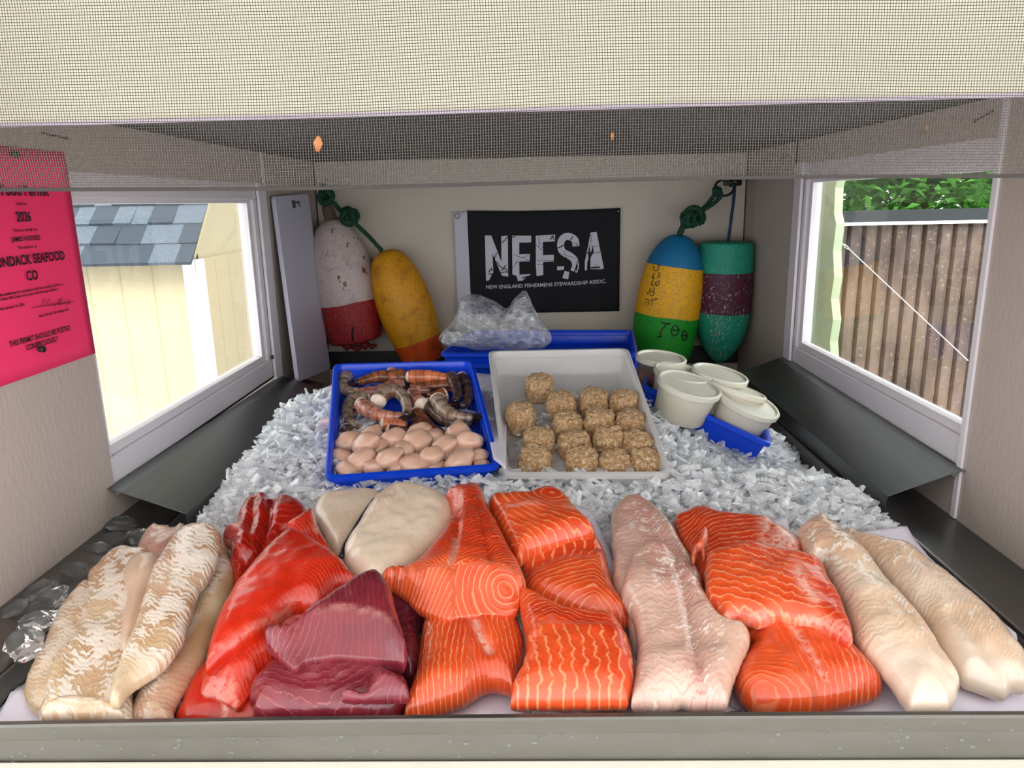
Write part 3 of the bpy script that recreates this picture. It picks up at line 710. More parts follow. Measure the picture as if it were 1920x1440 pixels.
def back_tray(z, lab, dx=0):
    return tray('food_tray', lab, [onZ(826+dx, 690, z-.018), onZ(1218+dx, 716, z-.020), onZ(1188+dx, 640, z), onZ(818+dx, 640+2, z-.002)], .036, M['blue'])
A = onZ(820, 652, -.318); 
def box_tray(lab, z):
    a = onZ(820, 652, -.322); b = onZ(1196, 642, -.310); a.z = z; b.z = z+.002
    ux = Vector((b.x-a.x, b.y-a.y, 0)).normalized(); pr = Vector((-ux.y, ux.x, 0))
    near = a+pr*0; return [near-pr*0, Vector((near.x+.345*ux.x, near.y+.345*ux.y, z)), Vector((near.x+.345*ux.x+pr.x*.26, near.y+.345*ux.y+pr.y*.26, z+.012)), Vector((near.x+pr.x*.26, near.y+pr.y*.26, z+.012))]
tk1 = tray('food_tray', 'upper blue tray of the empty stack behind the white tray, under the clear bag', [onZ(819, 650, -.330), onZ(1204, 700, -.326), onZ(1190, 650, -.298), onZ(1003, 634, -.294)], .03, M['blue'])
def stack_tray(dz, lab):
    nl = onZ(819, 652, -.325+dz); 
    return nl
bpy.data.objects.remove(tk1.o)
bk = [Vector((-.196, 1.60, -.318)), Vector((.230, 1.56, -.318)), Vector((.262, 1.86, -.318)), Vector((-.150, 1.90, -.318))]
tk1 = tray('food_tray', 'upper blue tray of the empty stack behind the white tray, under the clear bag', bk, .035, M['blue'])
tk2 = tray('food_tray', 'lower blue tray of the empty stack behind the white tray', [p+Vector((0, -.002, -.024)) for p in bk], .035, M['blue'])
# right-hand tray that carries the tubs
ra, rb_ = onZ(1206, 722, -.325), onZ(1447, 833, -.392)
ru = (rb_-ra).normalized(); rp = Vector((0, 0, 1)).cross(ru).normalized(); rl = (rb_-ra).length
rp.z = .05
tr = tray('food_tray', 'blue tray of lidded tubs standing askew beside the white tray', [ra, rb_, rb_+Vector((.045, .20, .012)), ra+Vector((.045, .20, .012))], .042, M['blue'])

# ---------------------------------------------------------------- shrimp
def shrimp_mat(name, a, b, dark):
    m = NT(name); u = m.attr('u'); nz = m.noise(160, 3); seg = m.math('SINE', m.math('MULTIPLY', m.math('ADD', u, m.math('MULTIPLY', nz, .012)), 2*PI*6.5))
    c = m.mix(m.step(m.noise(60, 4), .35, .65), a, b); c = m.mix(m.math('MULTIPLY', m.step(seg, .45, .98), .42), c, dark); c = m.mix(m.step(u, .86, .98), c, dark)
    m.set(Base_Color=c, Roughness=.22); m.b.inputs['Subsurface Weight'].default_value = .08; m.b.inputs['Subsurface Radius'].default_value = (.006, .003, .002)
    m.bump(m.noise(260, 3), .15, .0006); return m.m
SM = [shrimp_mat('shrimp_grey', srgb(176, 152, 130), srgb(120, 100, 84), srgb(52, 44, 42)), shrimp_mat('shrimp_pink', srgb(206, 142, 118), srgb(150, 96, 84), srgb(84, 48, 44)),
      shrimp_mat('shrimp_brown', srgb(158, 92, 58), srgb(104, 62, 44), srgb(44, 28, 26)), shrimp_mat('shrimp_orange', srgb(226, 136, 92), srgb(184, 98, 64), srgb(110, 58, 44)),
      shrimp_mat('shrimp_dark', srgb(104, 78, 66), srgb(70, 54, 50), srgb(30, 24, 26))]
M['shrimp_flesh'] = simple('shrimp_flesh', srgb(240, 228, 214), .25) if False else simple('shrimp_flesh', srgb(222, 200, 182), .25, bumpsc=200, bumpst=.3)
M['shrimp_leg'] = simple('shrimp_leg', srgb(176, 62, 46), .35); M['shrimp_tail'] = simple('shrimp_tail', srgb(58, 42, 44), .25, bumpsc=200, var=.6)
def shrimp(pts, mi, lift, label, r=.0128, flesh=True, legs=1):
    Zs = lambda x, y: (580+x/4.645, 620+y/4.645)
    P = smooth_path([tb.at(*Zs(x, y), lift) for x, y in pts], 12); N = len(P)
    t = empty('raw_shrimp', P[0], label, 'shrimp', 'raw shrimp in the blue tray')
    rs = []; us = []
    for i in range(N):
        u = i/(N-1); base = r*(1-.62*u**1.6)*(.9+.1*min(1, u*8)); ph = (u*6.5) % 1; rs.append(base*(1+.06*(ph-.4))); us += [u]*12
    o = MB().tube(P, rs, 12).build('shell_body', SM[mi], t, True); setattr_f(o.data, 'u', us)
    d0 = (P[0]-P[1]).normalized(); d1 = (P[-1]-P[-3]).normalized()
    if flesh:
        vs, fs, _ = lathe(P[0]-d0*.003, P[0]+d0*.0055, [(0, r*.84), (.3, r*.86), (.7, r*.66), (1, r*.25)], 14, wob=.004)
        MB().add(vs, fs).build('flesh_end', M['shrimp_flesh'], t, True)
    side = d1.cross(tb.n).normalized(); f = MB()
    for k, an in enumerate((-.55, -.2, .2, .55)):
        dd = (d1*math.cos(an)+side*math.sin(an)+tb.n*.05*(k-1)).normalized(); ss = dd.cross(tb.n).normalized(); p0 = P[-1]-d1*.002
        ring = [p0, p0+dd*.006+ss*.0022, p0+dd*.012+ss*.0034, p0+dd*.0165+ss*.0014, p0+dd*.017-ss*.0012, p0+dd*.012-ss*.003, p0+dd*.006-ss*.002]
        n = len(ring); f.add([q+tb.n*.0006 for q in ring]+[q-tb.n*.0006 for q in ring], [tuple(range(n)), tuple(range(n, 2*n))[::-1]]+[(i, i+n, (i+1) % n+n, (i+1) % n) for i in range(n)])
    f.build('tail_fan', M['shrimp_tail'], t)
    if legs:
        g = MB()
        for i in range(4):
            j = int(N*(.1+.14*i)); tt = (P[j+1]-P[j]).normalized(); s2 = tt.cross(tb.n).normalized()*legs; q = P[j]+s2*r*.7-tb.n*0
            g.tube([q, q+s2*.005+tb.n*.003, q+s2*.009-tt*.003], [.0011, .0009, .0004], 5)
        g.build('legs', M['shrimp_leg'], t)
shr = [([(330, 390), (300, 440), (300, 500), (360, 530), (450, 520)], 0, .020, 'pale grey shrimp curled in the top left corner of the blue tray', 1),
 ([(690, 355), (760, 350), (830, 365)], 1, .024, 'small shrimp with a white cut end at the top edge of the blue tray', -1),
 ([(850, 405), (740, 402), (600, 400), (500, 425), (400, 455)], 2, .026, 'long brown shrimp along the top of the blue tray, tail to the left', 1),
 ([(865, 405), (960, 400), (1080, 400), (1180, 410), (1230, 400)], 3, .030, 'bright orange shrimp lying flat along the top of the blue tray', -1),
 ([(1230, 465), (1120, 480), (1000, 490), (880, 480)], 2, .018, 'brown shrimp under the bright orange one in the blue tray', 1),
 ([(1325, 405), (1370, 470), (1390, 560), (1360, 640), (1300, 650)], 4, .022, 'dark shrimp curled along the right wall of the blue tray', 1),
 ([(1230, 400), (1270, 470), (1290, 560), (1260, 620)], 4, .028, 'dark slim shrimp hanging down in the top right corner of the blue tray', 1),
 ([(800, 470), (700, 500), (580, 530), (450, 540), (380, 580)], 1, .018, 'pinkish shrimp reaching left below the long brown one', 1),
 ([(520, 560), (420, 580), (340, 660), (340, 770), (430, 850), (590, 860)], 0, .012, 'large grey shrimp curled round the left side of the blue tray', -1),
 ([(450, 640), (520, 700), (620, 735), (720, 745), (850, 745)], 1, .028, 'pink ridged shrimp lying across the middle left of the blue tray', 1),
 ([(600, 620), (650, 545), (740, 525), (820, 580), (850, 680), (840, 740)], 0, .036, 'big arched grey shrimp on top of the heap in the blue tray', 1),
 ([(980, 650), (930, 600), (900, 540), (960, 520), (1060, 520)], 1, .026, 'curled pinkish shrimp in the centre of the blue tray', -1),
 ([(640, 815), (740, 815), (860, 825)], 3, .016, 'short orange shrimp just above the scallops', 1),
 ([(1115, 595), (1160, 680), (1240, 730), (1340, 755), (1430, 750)], 0, .032, 'tan striped shrimp with a bright back on the right of the heap', -1),
 ([(1020, 640), (1100, 720), (1200, 790), (1330, 810), (1420, 790)], 4, .020, 'dark brown shrimp below the tan striped one on the right', -1),
 ([(930, 720), (980, 780), (1060, 850), (1150, 880)], 2, .016, 'reddish brown shrimp in the middle just behind the scallops', 1),
 ([(310, 860), (380, 900), (480, 900), (560, 870)], 4, .012, 'dark shrimp in the shadow left of the scallops', 1),
 ([(690, 880), (780, 880), (860, 860)], 4, .012, 'shrimp with a white end tucked behind the scallops', 1),
 ([(1180, 560), (1100, 580), (1030, 560)], 2, .022, 'brown shrimp end under the centre of the heap, right side', 1)]
for p, mi, lf, lab, lg in shr: shrimp(p, mi, lf, lab, legs=lg, r=.0136 if mi != 4 else .0122)

# ---------------------------------------------------------------- scallops
def blob(name, mat, sx, sy, sz, seed, amp, fr, sub=3, flat=None, parent=None):
    bm = bmesh.new(); bmesh.ops.create_icosphere(bm, subdivisions=sub, radius=1)
    for v in bm.verts:
        p = v.co.copy()
        if flat: 
            k = max(abs(p.z)/flat, (p.x*p.x+p.y*p.y)**.5); p = p/ (k**.55)
        d = 1+amp*noise.noise(p*fr+Vector((seed*7.1, seed, 0)))+amp*.4*noise.noise(p*fr*2.7+Vector((seed, 3, 0)))
        v.co = Vector((p.x*sx*d, p.y*sy*d, p.z*sz*d))
    me = bpy.data.meshes.new(name); bm.to_mesh(me); bm.free(); me.materials.append(mat); me.shade_smooth()
    o = bpy.data.objects.new(name, me); COL.objects.link(o); return o
m = NT('scallop_meat'); v = m.noise(9, 3); ns = m.noise(90, 4, m.scalev(m.obj(), (1, 1, .15)))
m.set(Base_Color=m.mix(m.step(ns, .4, .7), srgb(218, 170, 144), srgb(230, 194, 174)), Roughness=.16, Subsurface_Weight=.25); m.b.inputs['Subsurface Radius'].default_value = (.012, .006, .004); m.b.inputs['Coat Weight'].default_value = .4; m.b.inputs['Coat Roughness'].default_value = .08
m.bump(ns, .25, .001); M['scallop'] = m.m
scal = [(500,985,140,36),(350,965,120,20),(455,1130,130,34),(285,1115,100,20),(330,1215,110,26),(560,1200,110,26),(530,915,110,18),(740,945,120,26),(700,1120,130,40),(835,1045,115,30),
        (935,965,140,32),(960,890,120,20),(1090,935,110,18),(920,1165,125,34),(1060,1095,130,40),(1175,1010,125,34),(1290,900,130,24),(1400,965,125,36),(1310,1140,135,38),(1475,1095,95,30),
        (1360,1055,105,20),(1110,1195,100,16),(1500,1185,90,24),(1210,1090,100,18),(600,1020,110,20),(770,1195,100,22)]
where = ['with a flat top in the second row, left of centre', 'half hidden against the left wall', 'in the left front corner area, second from the wall', 'against the left wall in the lower row', 'in the front left corner', 'at the front wall beside the left corner one',
 'peeping out at the back left under the shrimp', 'at the back, left of centre', 'large and shiny, front centre left', 'in the middle, leaning on the large shiny one', 'round, back centre', 'pale, directly below the shrimp heap', 'flattened, at the back right of centre',
 'at the front wall, centre', 'cone shaped, front centre right', 'in the middle row, right of centre', 'wedge shaped at the back right', 'with brown specks near the right wall', 'biggest of the front right', 'small, against the right wall',
 'mostly covered, right of centre', 'just showing at the front wall, right of centre', 'in the front right corner', 'covered by two others, right of centre', 'covered, left of centre', 'low at the front wall, left of centre']
base = [blob('raw_scallop', M['scallop'], 1, .94, .72, s, .22, 1.3) for s in range(5)]
for i, (x, y, r, up) in enumerate(scal):
    o = base[i] if i < 5 else base[i % 5].copy()
    if i >= 5: COL.objects.link(o)
    p = tb.at(580+x/4.645, 620+y/4.645, up*.001*.62+.010); R = r/4.645/1400*p.length*1.0
    rt = Matrix.Rotation(random.uniform(0, 6.28), 3, 'Z') @ Matrix.Rotation(random.uniform(-.6, .6), 3, 'X') @ Matrix.Rotation(random.uniform(-.5, .5), 3, 'Y')
    o.matrix_world = Matrix.Translation(p) @ rt.to_4x4() @ Matrix.Diagonal((R*1.04, R*.94, R, 1))
    tag(o, 'glossy pale pink raw scallop, '+where[i], 'scallop', 'raw scallops in the front half of the blue tray')

# ---------------------------------------------------------------- crab cakes
m = NT('crab_cake_mix'); n1 = m.noise(3.2, 6, rough=.75); n2 = m.noise(7, 4, dist=.6); n3 = m.noise(5.2, 3, rough=.6)
c = m.mix(m.step(n1, .4, .62), srgb(196, 144, 92), srgb(240, 202, 152)); c = m.mix(m.step(n2, .56, .64), c, srgb(252, 232, 204)); c = m.mix(m.step(n3, .66, .70), c, srgb(110, 96, 50)); c = m.mix(m.math('MULTIPLY', m.step(n1, .30, .40), -1) if False else m.step(n1, .30, .24), c, srgb(150, 96, 58))
m.set(Base_Color=c, Roughness=.6); m.bump(m.math('ADD', n1, n2), .6, .05); M['crab'] = m.m
cakes = [(370,350,'alone at the back left'),(250,545,'alone at the left wall'),(505,470,'first from the left in the back row'),(705,450,'second from the left in the back row'),(897,465,'last in the back row, by the right wall'),
 (545,600,'left in the second row'),(738,588,'middle of the second row'),(932,590,'right end of the second row'),(368,705,'left end of the third row'),(590,725,'second from the left in the third row'),(800,705,'third from the left in the third row'),(978,730,'right end of the third row'),
 (340,825,'left end of the front row, cut off by the rim'),(635,835,'second from the left in the front row'),(835,845,'third from the left in the front row'),(1022,840,'right end of the front row in the corner')]
base = [blob('crab_cake', M['crab'], 1, 1, .98, s+20, .12, 3.0, 5, .98) for s in range(5)]
for o in base:
    for v in o.data.vertices:
        p = v.co; q = noise.noise(p*9)*.045+noise.noise(p*19)*.03; v.co = p*(1+q)
for i, (x, y, w) in enumerate(cakes):
    o = base[i] if i < 5 else base[i % 5].copy()
    if i >= 5: COL.objects.link(o)
    p = tw.at(900+x/3.31, 620+(y+4)/3.31, .022); R = .0246
    mt = Matrix((tw.X, tw.Y, tw.n)).transposed()
    o.matrix_world = Matrix.Translation(p) @ (mt @ Matrix.Rotation(random.uniform(0, 6.28), 3, 'Z') @ Matrix.Rotation(random.uniform(-.12, .12), 3, 'X')).to_4x4() @ Matrix.Diagonal((R, R, R*random.uniform(.95, 1.1), 1))
    tag(o, 'round golden crab cake, '+w, 'crab cake', 'crab cakes in the white tray')

# ---------------------------------------------------------------- lidded tubs
M['tub'] = plastic('clear_tub_plastic', srgb(250, 242, 222), .3, 0, .35); M['lid'] = plastic('frosted_lid', srgb(244, 240, 222), .35, .0, .2)
def tub(px, R, H, up, content, fill, label):
    up = Vector(up).normalized(); top = px; t = empty('deli_tub', top-up*H, label, 'tub', 'lidded tubs in the right blue tray')
    def lt(prof, name, mat, n=40):
        vs, fs, _ = lathe(top-up*H, top, [(0, 0), (1, 0)], n) if False else ([], [], None)
        ax = up; u = ax.cross(Vector((0, 1, 0))).normalized(); w = ax.cross(u); V = []; F = []
        for (h, r) in prof:
            for k in range(n): an = 2*PI*k/n; V.append(top-up*H+ax*h+(u*math.cos(an)+w*math.sin(an))*r)
        for i in range(len(prof)-1):
            for k in range(n): F.append((i*n+k, i*n+(k+1) % n, (i+1)*n+(k+1) % n, (i+1)*n+k))
        o = MB().add(V, F).build(name, mat, t, True); e = o.modifiers.new('e', 'EDGE_SPLIT'); e.split_angle = math.radians(40); return o
    e = .0003
    lt([(0, e), (0, R*.80), (.002, R*.83), (H*.9, R*.95), (H-.004, R*.95), (H-.004, R*.97), (H-.001, R*.97), (H-.001, R*.93), (H*.9, R*.93), (.003, R*.81), (.0015, R*.78), (.0015, e)], 'cup', M['tub'])
    lt([(.0025, e), (.0025, R*.77), (.005, R*.80), (H*fill, R*(.80+.12*fill)), (H*fill+.001, R*(.78+.1*fill)), (H*fill+.001, e)], 'contents', content)
    lt([(H-.007, R*1.0), (H-.007, R*1.03), (H+.001, R*1.04), (H+.003, R*1.0), (H+.003, R*.95), (H-.001, R*.91), (H-.001, e), (H-.002, e), (H-.002, R*.90), (H+.001, R*.93), (H+.0005, R*1.0), (H-.007, R*1.0)], 'lid', M['lid'])
cream = simple('creamy_dip', srgb(240, 226, 204), .5, bumpsc=80, var=.2); reds = simple('red_brown_sauce', srgb(196, 96, 66), .45, bumpsc=80, bumpst=.6, bdist=.004, var=.8); pinkc = simple('salmon_pink_spread', srgb(232, 170, 140), .5, bumpsc=60)
Z7 = lambda x, y: (900+x/3.31, 620+y/3.31)
def tc(x, y, z): return onZ(*Z7(x, y), z)
M['tub'].name; _clear = plastic('very_clear_tub', srgb(245, 245, 242), .15, 0, .95); M['tub'], _keep = _clear, M['tub']
tub(tc(1125, 168, -.292), .046, .066, (.10, -.08, 1), reds, .62, 'tub of red-brown spread under a clear lid, at the back left of the right tray')
M['tub'] = _keep
tub(tc(1255, 262, -.306), .050, .060, (.20, -.12, 1), pinkc, .9, 'second tub from the left, its lid half behind the big cream tub')
tub(tc(1490, 268, -.312), .050, .055, (.22, -.10, 1), pinkc, .9, 'tub at the back right of the right tray, only its lid showing')
tub(tc(1300, 335, -.312), .054, .062, (.24, -.18, 1), cream, .85, 'big cream coloured tub at the front edge of the right tray')
tub(tc(1600, 360, -.330), .050, .055, (.34, .02, 1), pinkc, .9, 'tub tipped away so that its lid shows edge-on behind the rightmost one')
tub(tc(1668, 442, -.345), .054, .062, (.36, -.22, 1), cream, .8, 'cream tub tilting out at the right end of the right tray')

# ---------------------------------------------------------------- clear bag on the stack, papers
def bag():
    m = NT('clear_film'); t = m.t
    tr_ = m.n('BsdfTransparent'); tr_.inputs[0].default_value = (.93, .93, .95, 1); gl = m.n('BsdfGlossy'); gl.inputs['Roughness'].default_value = .12; gl.inputs[0].default_value = (1, 1, 1, 1)
    df = m.n('BsdfDiffuse'); df.inputs[0].default_value = (.8, .8, .84, 1)
    fr = m.n('LayerWeight'); fr.inputs[0].default_value = .55; nz = m.noise(70, 6, rough=.7)
    a = m.n('MixShader'); m.l(m.math('ADD', m.math('MULTIPLY', fr.outputs['Facing'], .45), .10), a.inputs[0]); m.l(tr_.outputs[0], a.inputs[1]); m.l(gl.outputs[0], a.inputs[2])
    b = m.n('MixShader'); m.l(m.math('MULTIPLY', m.step(nz, .35, .8), .55), b.inputs[0]); m.l(a.outputs[0], b.inputs[1]); m.l(df.outputs[0], b.inputs[2])
    bp = m.n('Bump'); bp.inputs['Strength'].default_value = .9; bp.inputs['Distance'].default_value = .006; m.l(m.noise(45, 6, rough=.65, dist=1.2), bp.inputs['Height'])
    m.l(bp.outputs[0], gl.inputs['Normal']); m.l(bp.outputs[0], df.inputs['Normal']); m.l(b.outputs[0], t.nodes['Material Output'].inputs[0]); M['film'] = m.m
    out = [(824, 640), (830, 622), (846, 606), (858, 585), (862, 562), (880, 552), (905, 556), (930, 566), (950, 578), (966, 560), (984, 545), (992, 556), (1000, 575), (1014, 600), (1034, 630), (1020, 648), (930, 652), (860, 650)]
    Yc = 1.63; ring = smooth_path([onY(x, y, Yc) for x, y in out], 4, True); n = len(ring); c = onY(925, 618, Yc)
    vs = []; fs = []; K = 14
    for side in (-1, 1):
        for j in range(K):
            s = math.sin((j/K)*PI/2) if False else 1-(j/K)
            for i, p in enumerate(ring):
                q = c+(p-c)*s; bulge = .075*math.sqrt(max(0, 1-s*s)); 
                q = q+Vector((0, side*bulge, 0))
                w = 1 if j else 0; nn = q*22; rid = abs(noise.noise(nn))*.5+abs(noise.noise(nn*2.3))*.35
                d = (q-c).normalized() if (q-c).length > 1e-6 else Vector((0, side, 0)); q = q+Vector((0, side, .2))*(rid*.030-.008)*w
                q = q+Vector((noise.noise(nn*1.7), noise.noise(nn*1.7+Vector((5, 0, 0))), noise.noise(nn*1.7+Vector((0, 9, 0)))))*.008*w
                vs.append(q)
        vs.append(c+Vector((0, side*.075, 0)))
    S1 = K*n+1
    for sidx in (0, 1):
        o = sidx*S1
        for j in range(K-1):
            for i in range(n): f = (o+j*n+i, o+j*n+(i+1) % n, o+(j+1)*n+(i+1) % n, o+(j+1)*n+i); fs.append(f if sidx else f[::-1])
        for i in range(n): fs.append((o+(K-1)*n+i, o+(K-1)*n+(i+1) % n, o+K*n))
    o = MB().add(vs, fs).build('plastic_bag', M['film'], smooth=False); tag(o, 'crumpled clear plastic bag lying on the stacked blue trays', 'plastic bag')
bag()
M['paper'] = simple('white_deli_paper', srgb(226, 218, 232), .5, bumpsc=25, bumpst=.3, bdist=.004)
def paper(px, dz, label, mat=None, amp=.003, name='paper_sheet', plane=None):
    f = plane or (lambda x, y: onB(x, y, dz)); P = [f(x, y) for x, y in px]; c = sum(P, Vector())/len(P)
    bm = bmesh.new(); vv = [bm.verts.new(p) for p in P]; bm.faces.new(vv); bmesh.ops.triangulate(bm, faces=bm.faces[:])
    for _ in range(3):
        bmesh.ops.subdivide_edges(bm, edges=[e for e in bm.edges if e.calc_length() > .012], cuts=1); bmesh.ops.triangulate(bm, faces=bm.faces[:])
    for v in bm.verts: v.co.z += amp*noise.noise(v.co*16)+amp*.5*abs(noise.noise(v.co*40))
    me = bpy.data.meshes.new(name); bm.to_mesh(me); bm.free(); o = bpy.data.objects.new(name, me); COL.objects.link(o); me.materials.append(mat or M['paper']); me.shade_smooth()
    s = o.modifiers.new('s', 'SOLIDIFY'); s.thickness = .0004; tag(o, label, 'paper'); return o
paper([(-60, 1440), (0, 1340), (20, 1300), (44, 1290), (75, 1320), (240, 1340), (240, 1440)], .004, 'white deli paper corner showing under the cod in the front left corner')
paper([(820, 1345), (850, 1315), (900, 1290), (935, 1290), (970, 1310), (990, 1345)], .006, 'white deli paper showing at the front between the two lower salmon pieces')
paper([(1075, 948), (1104, 955), (1122, 985), (1138, 1020), (1150, 1050), (1190, 1110), (1100, 1060)], .010, 'white deli paper edge beside the top salmon piece at the centre')
paper([(1446, 975), (1474, 966), (1482, 1000), (1500, 1030), (1450, 1010)], .012, 'small white paper corner sticking up behind the rear right salmon', amp=.001)
paper([(1608, 998), (1700, 988), (1712, 1010), (1740, 1045), (1790, 1090), (1905, 1190), (1930, 1340), (1640, 1345), (1400, 1330), (1450, 1180), (1560, 1150)], .007, 'large sheet of white deli paper under the white fillets on the right')
paper([(1165, 1345), (1180, 1310), (1400, 1290), (1390, 1330), (1300, 1348)], .003, 'white deli paper under the front end of the central pink fillet')
def tp(x, y): return onY(x, y, 1.34)
paper([(892, 700), (925, 702), (950, 800), (948, 880), (925, 860), (905, 760)], 0, 'printed white paper between the blue and the white tray', plane=lambda x, y: onZ(x, y, -.345), amp=.002)
paper([(588, 812), (598, 790), (622, 782), (622, 822), (590, 826)], 0, 'pale pink paper scrap standing at the left side of the blue tray', simple('pink_scrap', srgb(244, 206, 212), .5), .001, plane=lambda x, y: onY(x, y, 1.16))
paper([(603, 730), (622, 722), (640, 800), (612, 780), (607, 755)], 0, 'crumpled white plastic scrap behind the left side of the blue tray', M['paper'], .004, 'plastic_scrap', plane=lambda x, y: onY(x, y, 1.36))
# ---------------------------------------------------------------- fish
def fish_common(m, bumph, bs=.35, bd=.0012, rough=.33, coat=.28, sss=.12, rad=(.008, .004, .002)):
    _l = m.b.inputs['Base Color'].links[0].from_socket; m.l(m.mix(1.0, _l, (.87, .84, .84, 1), 'MULTIPLY'), m.b.inputs['Base Color'])
    m.set(Roughness=rough); m.b.inputs['Subsurface Weight'].default_value = sss; m.b.inputs['Subsurface Radius'].default_value = rad
    m.b.inputs['Coat Weight'].default_value = coat; m.b.inputs['Coat Roughness'].default_value = .07; m.b.inputs['Specular IOR Level'].default_value = .4; m.bump(bumph, bs, bd)
def salmon_mat(name, base, deep, stripe, w=.55, amp=1.0):
    m = NT(name); pat = m.attr('pat', 'Vector'); sp = m.n('SeparateXYZ'); m.l(pat, sp.inputs[0])
    nz = m.noise(1.0, 3, m.scalev(pat, (.45, .05, 1))); ph = m.math('ADD', sp.outputs[0], m.math('MULTIPLY', m.math('SUBTRACT', nz, .5), 1.5))
    s = m.math('SINE', m.math('MULTIPLY', ph, 2*PI)); brk = m.step(m.noise(1.0, 3, m.scalev(pat, (.9, .10, 1))), .28, .5)
    st = m.math('MULTIPLY', m.math('MULTIPLY', m.step(s, w+.1, .99), brk), m.math('MULTIPLY', m.attr('amp'), amp))
    n2 = m.noise(28, 4); c = m.mix(m.math('MULTIPLY', m.step(n2, .35, .7), .45), base, deep); c = m.mix(m.attr('dark'), c, deep)
    c = m.mix(st, c, stripe); f = m.math('MULTIPLY', m.attr('fat'), m.step(m.noise(170, 5, rough=.7), .36, .52)); c = m.mix(f, c, srgb(246, 190, 170))
    m.set(Base_Color=c); h = m.math('ADD', m.math('MULTIPLY', st, -.25), m.math('ADD', m.math('MULTIPLY', m.noise(130, 5, rough=.6), .8), m.math('MULTIPLY', m.math('SINE', m.math('MULTIPLY', ph, 2*PI)), m.math('MULTIPLY', m.attr('amp'), .25))))
    fish_common(m, h, .5, .0018, .3, .6); return m.m
M['salmon'] = salmon_mat('salmon_flesh', srgb(236, 90, 40), srgb(200, 48, 18), srgb(246, 150, 104), .5)
M['sockeye'] = salmon_mat('sockeye_flesh', srgb(222, 46, 18), srgb(158, 20, 12), srgb(240, 104, 66), .5, .55)
M['tuna'] = salmon_mat('tuna_flesh', srgb(138, 42, 54), srgb(88, 20, 36), srgb(196, 108, 108), .8, .6)
def white_mat(name, base, tan, flake, pink, cover=.5, fsc=(.62, .05, 1)):
    """translucent flesh with flaky pale membrane broken along the muscle bands"""
    m = NT(name); pat = m.attr('pat', 'Vector'); sp = m.n('SeparateXYZ'); m.l(pat, sp.inputs[0])
    nz = m.noise(1.0, 4, m.scalev(pat, (.28, .05, 1))); ph = m.math('ADD', sp.outputs[0], m.math('MULTIPLY', m.math('SUBTRACT', nz, .5), 3.4)); s = m.math('SINE', m.math('MULTIPLY', ph, 2*PI))
    big = m.noise(20, 3); fl = m.noise(1.0, 5, m.scalev(pat, fsc), .66)
    v = m.math('ADD', fl, m.math('ADD', m.math('MULTIPLY', s, .06), m.math('MULTIPLY', m.math('SUBTRACT', big, .5), .5)))
    k = m.math('MULTIPLY', m.step(v, .62-cover*.25, .67-cover*.25), m.attr('amp'))
    c = m.mix(m.step(m.noise(13, 3), .3, .7), base, tan); band = m.math('MULTIPLY', m.step(s, .3, .95), m.math('MULTIPLY', m.attr('amp'), .6)); c = m.mix(band, c, pink if False else tan)
    pk = m.math('MULTIPLY', m.step(s, .55, .98), m.attr('dark')); c = m.mix(m.math('MULTIPLY', m.attr('dark'), .35), c, pink); c = m.mix(pk, c, pink); c = m.mix(k, c, flake)
    rd = m.math('MULTIPLY', m.step(m.noise(1.0, 4, m.scalev(pat, (.8, .14, 1))), .66, .7), m.attr('dark')); c = m.mix(m.math('MULTIPLY', rd, .8), c, srgb(196, 110, 100))
    c = m.mix(m.attr('fat'), c, srgb(222, 196, 160)); m.set(Base_Color=c)
    fish_common(m, m.math('ADD', m.math('MULTIPLY', k, .5), m.math('ADD', m.math('MULTIPLY', s, m.math('MULTIPLY', m.attr('amp'), .13)), m.math('MULTIPLY', m.noise(140, 5, rough=.6), .6))), .5, .0018, .3, .6, .22, (.010, .006, .004)); return m.m
M['cod'] = white_mat('cod_flesh', srgb(228, 206, 170), srgb(198, 158, 116), srgb(246, 234, 218), srgb(206, 140, 124), .60, (.34, .026, 1))
M['haddock'] = white_mat('haddock_flesh', srgb(230, 198, 180), srgb(208, 168, 150), srgb(244, 224, 212), srgb(200, 128, 118), .08, (.8, .05, 1))
M['codloin'] = white_mat('cod_loin_flesh', srgb(246, 228, 208), srgb(230, 196, 162), srgb(248, 234, 218), srgb(204, 150, 134), .05)
M['halibut'] = white_mat('halibut_flesh', srgb(246, 228, 204), srgb(238, 214, 186), srgb(252, 240, 222), srgb(222, 190, 170), .2)
M['skin'] = simple('dark_fish_skin', srgb(34, 32, 34), .3, bumpsc=100, var=.5)

def seg(pts, w):
    P = np.array(pts, float)
    def f(x, y):
        d = np.full(x.shape, 1e9)
        for a, b in zip(P[:-1], P[1:]):
            ab = b-a; t = np.clip(((x-a[0])*ab[0]+(y-a[1])*ab[1])/(ab@ab), 0, 1); d = np.minimum(d, np.hypot(x-a[0]-t*ab[0], y-a[1]-t*ab[1]))
        return np.exp(-(d/w)**2)
    return f
def sm(v, a, b): t = np.clip((v-a)/(b-a), 0, 1); return t*t*(3-2*t)
def chev(cx, cy, ang, sp, k=.5, cv=0.0, soft=8):
    c, s = math.cos(math.radians(ang)), math.sin(math.radians(ang))
    def f(x, y):
        dx, dy = x-cx, y-cy; u = dx*c+dy*s; t = -dx*s+dy*c; return (u+k*np.sqrt(t*t+soft*soft)+cv*t*t)/sp, t
    return f
def onion(cx, cy, rx, ry, ang, sp):
    c, s = math.cos(math.radians(ang)), math.sin(math.radians(ang))
    def f(x, y):
        dx, dy = x-cx, y-cy; u = dx*c+dy*s; t = -dx*s+dy*c; r = np.sqrt((u/rx)**2+(t/ry)**2)*min(rx, ry); return r/sp, np.arctan2(t/ry, u/rx)*min(rx, ry)
    return f
def const(v): return lambda x, y: np.full(x.shape, float(v))
def noise_arr(P, f, off): return np.array([noise.noise(Vector((p[0]*f+off, p[1]*f, off))) for p in P])
